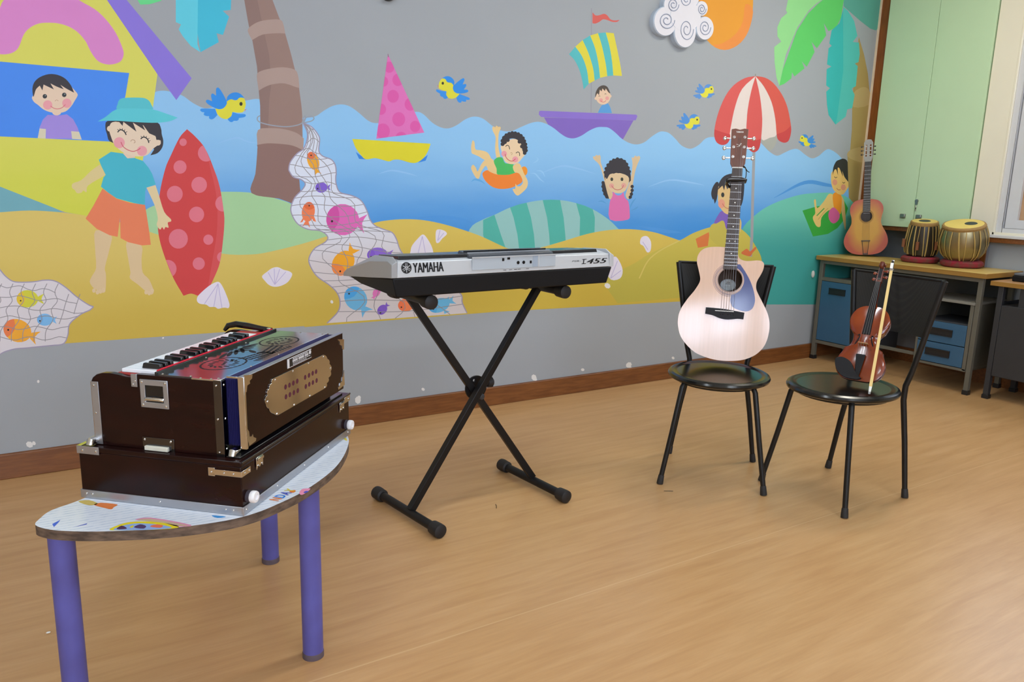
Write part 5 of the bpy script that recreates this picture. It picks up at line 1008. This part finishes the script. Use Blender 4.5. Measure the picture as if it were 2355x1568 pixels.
# bow standing on the seat, leaning on the violin's edge
BB = on_z(1999, 906, .459); bx = None
def along_sight(px_, L, base):
    d = ray(*px_); d.normalize(); oc = EYE-Vector(base); b_ = oc.dot(d); c_ = oc.dot(oc)-L*L; D_ = b_*b_-c_
    return EYE+d*(-b_+math.sqrt(max(D_, 0)))
BT = along_sight((2054, 598), .60, BB); BD = unit(BT-BB); BX = unit(BD.cross(Vector(EYE-BB))); BY = BD.cross(BX)
print('BOW', tuple(BB), tuple(BT), 'V', tuple(VB), [tuple(r) for r in VM])
BM = frame(tuple(BB), BX, BY, BD)
bo = thing('violin_bow', 'pale horsehair violin bow standing on the seat beside the violin', 'bow', BM)
m_hair = mat('pale horsehair', (226, 196, 126), .55, var=.08, scale=60, stretch=(40, 1, 1)); m_wood = mat('pernambuco stick', (150, 78, 44), .3)
q = MB(); q.box(-.0055, .0055, -.006, -.0045, .03, .553, m_hair); q.build('hair', parent=bo)
q = MB(); q.tube([(0, .004, .012), (0, .008, .1), (0, .011, .3), (0, .007, .5), (0, .006, .592)], [.0034, .0033, .0037, .004, .0042], 10, m_wood); q.build('stick', parent=bo)
q = MB(); q.hexa([(-.004, -.005, .008), (.004, -.005, .008), (.004, .006, .002), (-.004, .006, .002)], [(-.0055, -.0055, .032), (.0055, -.0055, .032), (.0045, .007, .034), (-.0045, .007, .034)], m_bone); q.build('tip', parent=bo, bevel=.001)
q = MB(); q.box(-.0065, .0065, -.0075, .006, .552, .584, m_ebony); q.box(-.0068, .0045, -.0082, -.0074, .556, .582, m_bone); q.box(-.007, .007, -.008, -.002, .547, .555, m_chg); q.cyl((0, .006, .584), (0, .006, .6), .0045, .004, 10, m_ebony); q.cyl((0, .006, .597), (0, .006, .602), .005, .0046, 10, m_chg); q.build('frog', parent=bo, bevel=.0008)
# ------------------------------------------------------------------ steel desk along the right wall
m_dt = mat('yellowish laminate desk top', (200, 170, 94), .35, var=.08, scale=5); m_de = mat('wooden desk edge', (152, 112, 48), .4, var=.2, scale=8); m_fr = mat('grey painted steel frame', (98, 95, 84), .45, var=.1); m_blu = mat('blue painted steel', (52, 92, 122), .4, var=.06); m_hnd = mat('black plastic handle', (28, 28, 30), .4); m_dk = mat('dark inner steel', (52, 54, 58), .6); m_shf = mat('pale grey shelf', (126, 124, 116), .5)
DX, DZ = 4.85, .75; DO = Vector((5.06, 3.0, 0)); TT = Matrix.Translation(-DO)
dk = thing('steel_desk', 'long steel desk with yellowish top and blue drawers below the green cupboard', 'desk', Matrix.Translation(DO))
def part(name, boxes, par, bevel=.0015, **k):
    q = MB()
    for b in boxes: q.box(*b[:6], b[6], TT)
    return q.build(name, parent=par, bevel=bevel, **k)
part('desk_top', [(DX-.016, XR-.022, 2.405, YB-.016, DZ-.028, DZ, m_dt), (DX-.02, DX-.016, 2.405, YB-.016, DZ-.03, DZ-.001, m_de), (DX-.02, XR-.022, 2.4, 2.405, DZ-.03, DZ-.001, m_de)], dk)
for x, y in ((DX+.005, 2.425), (DX+.005, 3.53), (5.22, 2.425), (5.22, 3.53)):
    o = part('leg', [(x, x+.028, y, y+.028, .028, DZ-.03, m_fr)], dk); part('leg_cap', [(x-.004, x+.032, y-.004, y+.032, 0, .028, m_hnd)], o)
part('frame_rail', [(DX+.005, DX+.03, 2.45, 3.53, DZ-.056, DZ-.03, m_fr), (DX+.005, DX+.03, 3.12, 3.53, .575, .6, m_fr), (DX+.005, DX+.03, 3.12, 3.53, .12, .143, m_fr), (DX+.005, DX+.03, 3.12, 3.142, .12, .6, m_fr), (DX+.02, DX+.04, 2.78, 3.12, .175, .195, m_fr)], dk)
part('cupboard_box', [(DX+.03, 5.22, 3.135, 3.53, .13, .145, m_dk), (DX+.03, 5.22, 3.13, 3.142, .13, .58, m_dk), (5.2, 5.22, 3.14, 3.53, .13, .58, m_dk), (DX+.02, 5.22, 3.135, 3.53, .565, .578, m_shf)], dk)
def pull(par, y0, y1, z0, z1, x):
    o = part('handle', [(x-.004, x, y0, y1, z0, z1, m_hnd), (x-.009, x-.004, y0, y1, z1-.008, z1, m_hnd), (x-.009, x-.004, y0, y1, z0, z0+.005, m_hnd)], par, .001)
    return o
d = part('door', [(DX+.006, DX+.022, 3.145, 3.527, .147, .572, m_blu)], dk); pull(d, 3.33, 3.46, .486, .53, DX+.006)
# right pedestal: shelf, open bay, two drawers
part('pedestal', [(DX+.004, 5.22, 2.456, 2.478, .146, .575, m_fr), (DX+.004, 5.22, 2.775, 2.79, .146, .56, m_fr), (DX+.004, 5.22, 2.456, 2.79, .14, .156, m_fr), (5.2, 5.22, 2.456, 2.79, .146, .56, m_dk), (DX-.002, 5.22, 2.45, 2.79, .552, .568, m_shf), (DX+.02, 5.2, 2.478, 2.775, .418, .428, m_dk)], dk)
for z0, z1 in ((.292, .42), (.16, .287)):
    d = part('drawer', [(DX+.002, DX+.02, 2.48, 2.774, z0, z1, m_blu), (DX+.02, DX+.3, 2.49, 2.765, z0+.01, z1-.02, m_dk)], dk); pull(d, 2.56, 2.715, z0+.045, z0+.09, DX+.002)
part('back_panel', [(5.235, 5.245, 2.45, 3.53, .3, DZ-.03, m_dk)], dk)
# ------------------------------------------------------------------ small side desk at the right edge
m_bf = mat('dark grey steel', (46, 47, 50), .5, var=.1)
D2 = Vector((5.05, 1.95, 0)); TT = Matrix.Translation(-D2)
d2 = thing('side_desk', 'dark steel side desk with brown top at the right edge of the frame', 'desk', Matrix.Translation(D2))
part('desk_top', [(4.87, XR-.02, 1.5, 2.39, .685, .71, mat('brown laminate', (172, 130, 88), .35, var=.08)), (4.866, 4.87, 1.5, 2.39, .683, .709, m_de)], d2)
for x, y in ((4.885, 2.32), (4.885, 1.52), (5.21, 2.32), (5.21, 1.52)):
    o = part('leg', [(x, x+.03, y, y+.03,   .025, .684, m_bf)], d2); part('leg_cap', [(x-.004, x+.034, y-.004, y+.034, 0, .025, m_hnd)], o)
part('post', [(4.888, 4.915, 2.19, 2.23, .55, .684, m_bf)], d2)
part('cabinet_box', [(4.882, 5.2, 1.55, 2.318, .145, .573, m_bf)], d2, .004)
part('side_panel', [(4.95, 5.24, 2.35, 2.356, .2, .585, m_bf)], d2)
E2 = Vector((5.07, 2.13, .71)); TT = Matrix.Translation(-E2)
e2 = thing('black_case', 'black boxy case lying on the brown side desk at the right edge', 'case', Matrix.Translation(E2))
part('case_body', [(4.97, 5.2, 1.95, 2.325, .7105, .745, m_kbk)], e2, .006); part('case_lid', [(4.975, 5.195, 1.955, 2.32, .745, .76, mat('grey lid', (96, 100, 106), .4))], e2, .005)
# ------------------------------------------------------------------ tabla pair, each drum on its red cloth ring
m_skin = mat('yellow drum skin', (216, 188, 96), .5, var=.08, scale=10); m_syahi = mat('black drum paste', (44, 52, 48), .6); m_rim = mat('braided leather rim', (150, 116, 62), .7, var=.25, scale=60); m_strap = mat('pale hide strap', (176, 148, 84), .6, var=.15); m_dwood = mat('dark drum wood', (44, 38, 30), .35, var=.3); m_brass = mat('dull tarnished shell', (150, 138, 104), .32, .85, var=.2); m_ring = mat('crimson cloth', (150, 32, 52), .85, var=.5, scale=34, rgb2=(112, 66, 56), bump=.3)
def ring(name, label, x, y, R, r, group):
    q = MB(); q.lathe([(R+r*cos(a)*1.15, r+r*sin(a)*.98) for a in (2*pi*i/14+.2 for i in range(15))], 36, m_ring)
    o = q.build(name); o.location = (x, y, DZ+.0005); tag(o, label, 'cloth ring', group); return o
def drum(name, label, x, y, prof, tilt, shell, nstrap, sw, zr, syr, syo, pegs, zoff):
    M = Matrix.Translation((x, y, DZ+zoff)) @ Matrix.Rotation(tilt[0], 4, Vector((cos(tilt[1]), sin(tilt[1]), 0)))
    t = thing(name, label, 'drum', M); top = prof[-1]; R, Z = top
    q = MB(); q.lathe(prof, 40, shell); q.build('shell', parent=t)
    q = MB(); q.lathe([(R*.985, Z-.022), (R*1.055, Z-.016), (R*1.07, Z-.004), (R*1.03, Z+.004), (R*.96, Z+.006)], 40, m_rim); q.build('braided_rim', parent=t)
    q = MB(); q.lathe([(0, Z+.0065), (R*.94, Z+.0065), (R*.98, Z+.003)], 40, m_skin); sk = q.build('drum_head', parent=t)
    q = MB(); q.lathe([(0, Z+.009), (syr*.9, Z+.0088), (syr, Z+.0066)], 28, m_syahi, Matrix.Translation((syo[0], syo[1], 0))); q.build('black_spot', parent=sk)
    rad = lambda z: next((a[0]+(b[0]-a[0])*(z-a[1])/((b[1]-a[1]) or 1) for a, b in zip(prof, prof[1:]) if a[1] <= z <= b[1]), R)
    for i in range(nstrap):
        a0 = 2*pi*i/nstrap; pts = []
        for j in range(9):
            z = zr+(Z-.016-zr)*j/8; r = rad(z)+.0035; a = a0+(.07*(i % 2*2-1))*(1-j/8); pts.append((r*cos(a), r*sin(a), z))
        q = MB(); q.tube(pts, sw*(1+.35*((i*7) % 3-1)), 6, m_strap, flat=.45); q.build('strap', parent=t)
    for i in range(pegs):
        a = 2*pi*i/pegs+.3; z = zr+.07; r = rad(z)+.014; q = MB(); q.cyl((r*cos(a), r*sin(a), z-.026), (r*cos(a), r*sin(a), z+.026), .0105, None, 12, mat('wooden tuning dowel', (128, 78, 48), .5, var=.2)); q.build('tuning_dowel', parent=t)
    return t
TX, TY = 5.12, 2.985; BX_, BY_ = 5.105, 2.70
ring('cloth_ring', 'crimson cloth ring under the narrow dark tabla drum', TX, TY, .094, .021, 'tabla cushion rings'); ring('cloth_ring', 'crimson cloth ring under the round brass tabla drum', BX_, BY_, .098, .023, 'tabla cushion rings')
drum('tabla_drum', 'narrow dark wooden tabla drum nearest the old guitar', TX, TY, [(0, 0), (.07, 0), (.096, .03), (.102, .07), (.098, .13), (.088, .2), (.08, .235)], (radians(9), radians(-60)), m_dwood, 22, .0034, .026, .036, (0, 0), 6, .037)
drum('bass_drum', 'round brass tabla bass drum with off-centre black spot beside the window pier', BX_, BY_, [(0, 0), (.05, .0), (.09, .02), (.122, .062), (.138, .115), (.138, .165), (.125, .215), (.116, .24)], (radians(14), radians(-77)), m_brass, 20, .0036, .012, .036, (.018, -.032), 0, .036)
# ------------------------------------------------------------------ old sunburst guitar in the corner
OG = lean((5.115, 3.385, DZ+.012), 313, .80, radians(35)) @ Matrix.Rotation(radians(-4.5), 4, 'Y') @ Matrix.Diagonal((.85, .888, .888, 1))
og = thing('classical_guitar', 'old orange sunburst guitar standing on the desk in the corner', 'guitar', OG)
m_sun = bpy.data.materials.new('orange sunburst lacquer'); m_sun.use_nodes = True; MATS['sun'] = m_sun
nt = m_sun.node_tree; b = nt.nodes['Principled BSDF']; b.inputs['Roughness'].default_value = .3
tc = nt.nodes.new('ShaderNodeTexCoord'); mp = nt.nodes.new('ShaderNodeMapping'); mp.inputs['Location'].default_value = (0, 0, -.225); mp.inputs['Scale'].default_value = (5.6, 0, 3.9); mp.vector_type = 'POINT'
mp.inputs['Location'].default_value = (0, 0, -.225*3.9); nt.links.new(tc.outputs['Object'], mp.inputs[0])
ln = nt.nodes.new('ShaderNodeVectorMath'); ln.operation = 'LENGTH'; nt.links.new(mp.outputs[0], ln.inputs[0])
nz = nt.nodes.new('ShaderNodeTexNoise'); nz.inputs['Scale'].default_value = 9; nt.links.new(tc.outputs['Object'], nz.inputs[0])
ad = nt.nodes.new('ShaderNodeMath'); ad.operation = 'MULTIPLY_ADD'; ad.inputs[1].default_value = .25; nt.links.new(nz.outputs['Fac'], ad.inputs[0]); nt.links.new(ln.outputs['Value'], ad.inputs[2])
rp_ = nt.nodes.new('ShaderNodeValToRGB'); e = rp_.color_ramp.elements; e[0].position = .6; e[0].color = lin((198, 148, 54)); e[1].position = 1.1; e[1].color = lin((176, 82, 60)); nt.links.new(ad.outputs[0], rp_.inputs[0]); nt.links.new(rp_.outputs[0], b.inputs['Base Color'])
ow = [(0, 0), (.06, .003), (.115, .02), (.155, .06), (.168, .11), (.155, .165), (.128, .215), (.112, .255), (.115, .3), (.126, .345), (.12, .39), (.09, .425), (.045, .438), (.0, .44)]
hf = curve([(a, b_, False) for a, b_ in ow], False, 4); oo = hf+[(-x, z) for x, z in hf[::-1][1:-1]]
hole = [(.044*cos(t), .305+.044*sin(t)) for t in (2*pi*i/32 for i in range(32))]
q = MB(); n = len(oo); q.add([(x, .004, z) for x, z in oo]+[(x*.99, .085, z) for x, z in oo], [(i, (i+1) % n, n+(i+1) % n, n+i) for i in range(n)], m_gside); q.sheet(oo, lambda x, z: (x*.99, .085, z), m_gside); q.build('body', parent=og, recalc=False)
q = MB(); q.prism(oo, polyfn(0), polyfn(.004), m_sun, m_gside, holes=[hole]); q.build('soundboard', parent=og, bevel=.0012)
q = MB(); q.tube([(.048*cos(t), -.0003, .305+.048*sin(t)) for t in (2*pi*i/40 for i in range(40))], .0012, 5, m_blk, closed=True); q.tube([(.054*cos(t), -.0003, .305+.054*sin(t)) for t in (2*pi*i/40 for i in range(40))], .0008, 5, m_blk, closed=True); q.build('rosette', parent=og)
q = MB(); q.hexa([(-.028, -.005, .345), (.028, -.005, .345), (.028, .0, .345), (-.028, .0, .345)], [(-.024, -.005, .73), (.024, -.005, .73), (.024, .0, .73), (-.024, .0, .73)], mat('worn dark fretboard', (58, 56, 52), .5, var=.2)); fo = q.build('fretboard', parent=og)
q = MB()
for i in range(1, 19): z = .73-.62*(1-2**(-i/12)); q.box(-.026, .026, -.006, -.005, z-.0007, z+.0007, m_fret)
q.build('frets', parent=fo)
q = MB(); q.tube([(0, .012, .43), (0, .011, .735)], [.0125, .011], 12, mat('brown neck', (70, 44, 30), .4), flat=2.); q.build('neck', parent=og)
m_hd = mat('worn grey headstock face', (146, 146, 138), .35, var=.3, scale=20)
q = MB(); q.prism([(-.024, .73), (-.033, .76), (-.034, .875), (-.02, .897), (0, .9), (.02, .897), (.034, .875), (.033, .76), (.024, .73)], polyfn(0), polyfn(.016), m_hd, m_gside, holes=[[(-.022, .77), (-.022, .86), (-.011, .86), (-.011, .77)], [(.011, .77), (.011, .86), (.022, .86), (.022, .77)]]); q.build('headstock', parent=og)
for s in (-1, 1):
    for z in (.785, .815, .845):
        q = MB(); q.cyl((s*.01, .008, z), (s*.033, .008, z), .003, None, 8, m_bone); q.cyl((s*.033, .011, z), (s*.045, .011, z), .0022, None, 8, m_hnd); q.ball((s*.05, .011, z), (.007, .004, .006), 10, m_hnd); q.build('tuning_machine', parent=og)
q = MB(); q.box(-.034, .034, -.008, 0, .108, .116, m_fb); q.build('bridge', parent=og, bevel=.001)
q = MB(); q.hexa([(-.018, -.004, .008), (.018, -.004, .008), (.018, -.001, .008), (-.018, -.001, .008)], [(-.03, -.006, .104), (-.022, -.006, .104), (-.022, -.003, .104), (-.03, -.003, .104)], m_de)
q = MB(); q.tube([(-.026, -.007, .108), (-.016, -.004, .01)], .0022, 6, m_fb); q.tube([(.026, -.007, .108), (.016, -.004, .01)], .0022, 6, m_fb); q.box(-.02, .02, -.005, .0, .002, .012, m_fb); q.build('tailpiece', parent=og)
for i in range(6): u = (i-2.5)/2.5; q = MB(); q.tube([(u*.017, -.006, .012), (u*.026, -.0088, .113), (u*.02, -.0065, .732)], .0005, 4, mat('dull string', (130, 124, 112), .4, .6)); q.build('string', parent=og)
# ------------------------------------------------------------------ small litter on the floor
q = MB(); p0 = on_z(1142, 1166, .0); q.tube([p0+Vector(v) for v in ((-.008, -.012, .002), (0, 0, .003), (.006, .012, .002), (.009, .022, .0015))], .0012, 6, m_blk); tag(q.build('dark_thread'), 'short dark thread lying on the floor between the keyboard stand feet', 'thread')
q = MB(); p0 = on_z(1538, 1130, .0); q.tube([p0+Vector(v) for v in ((-.016, .012, .0015), (0, 0, .0025), (.016, -.008, .0015))], .001, 6, m_blk); tag(q.build('dark_thread'), 'short dark thread on the floor beside the guitar chair leg', 'thread')
q = MB(); p0 = on_z(111, 1454, .003); q.ball(p0, (.006, .004, .002), 8, m_bone); tag(q.build('paper_scrap'), 'tiny white scrap on the floor left of the violet table leg', 'scrap')
# ------------------------------------------------------------------ light
def area(name, loc, rot, sx, sy, power, col):
    l = bpy.data.lights.new(name, 'AREA'); l.shape = 'RECTANGLE'; l.size = sx; l.size_y = sy; l.energy = power; l.color = col
    o = bpy.data.objects.new(name, l); COL.objects.link(o); o.location = loc; o.rotation_euler = rot; return o
# fluorescent battens under the ceiling
for i, (x, y) in enumerate(((-.3, 1.52), (2.1, 1.9), (-.6, -.8), (1.9, -.8))): area('ceiling_tube_%d' % i, (x, y, 2.94), (0, 0, 0), 1.25, .22, P_TUBE, (.86, .96, 1.04))
area('corner_tube', (3.9, 2.2, 2.94), (0, 0, 0), 1.0, .2, P_CORN, (1, .95, .82))
w = bpy.data.worlds.new('world'); S.world = w; w.use_nodes = True
w.node_tree.nodes['Background'].inputs[0].default_value = (.75, .85, 1, 1); w.node_tree.nodes['Background'].inputs[1].default_value = .4
S.view_settings.view_transform = 'Standard'; S.view_settings.look = 'None'; S.view_settings.gamma = 1; S.view_settings.exposure = EXPOSURE
S.view_settings.use_curve_mapping = False
S.cycles.max_bounces = 8; S.cycles.diffuse_bounces = 4; S.cycles.glossy_bounces = 4; S.cycles.sample_clamp_indirect = 8
S.cycles.use_denoising = True
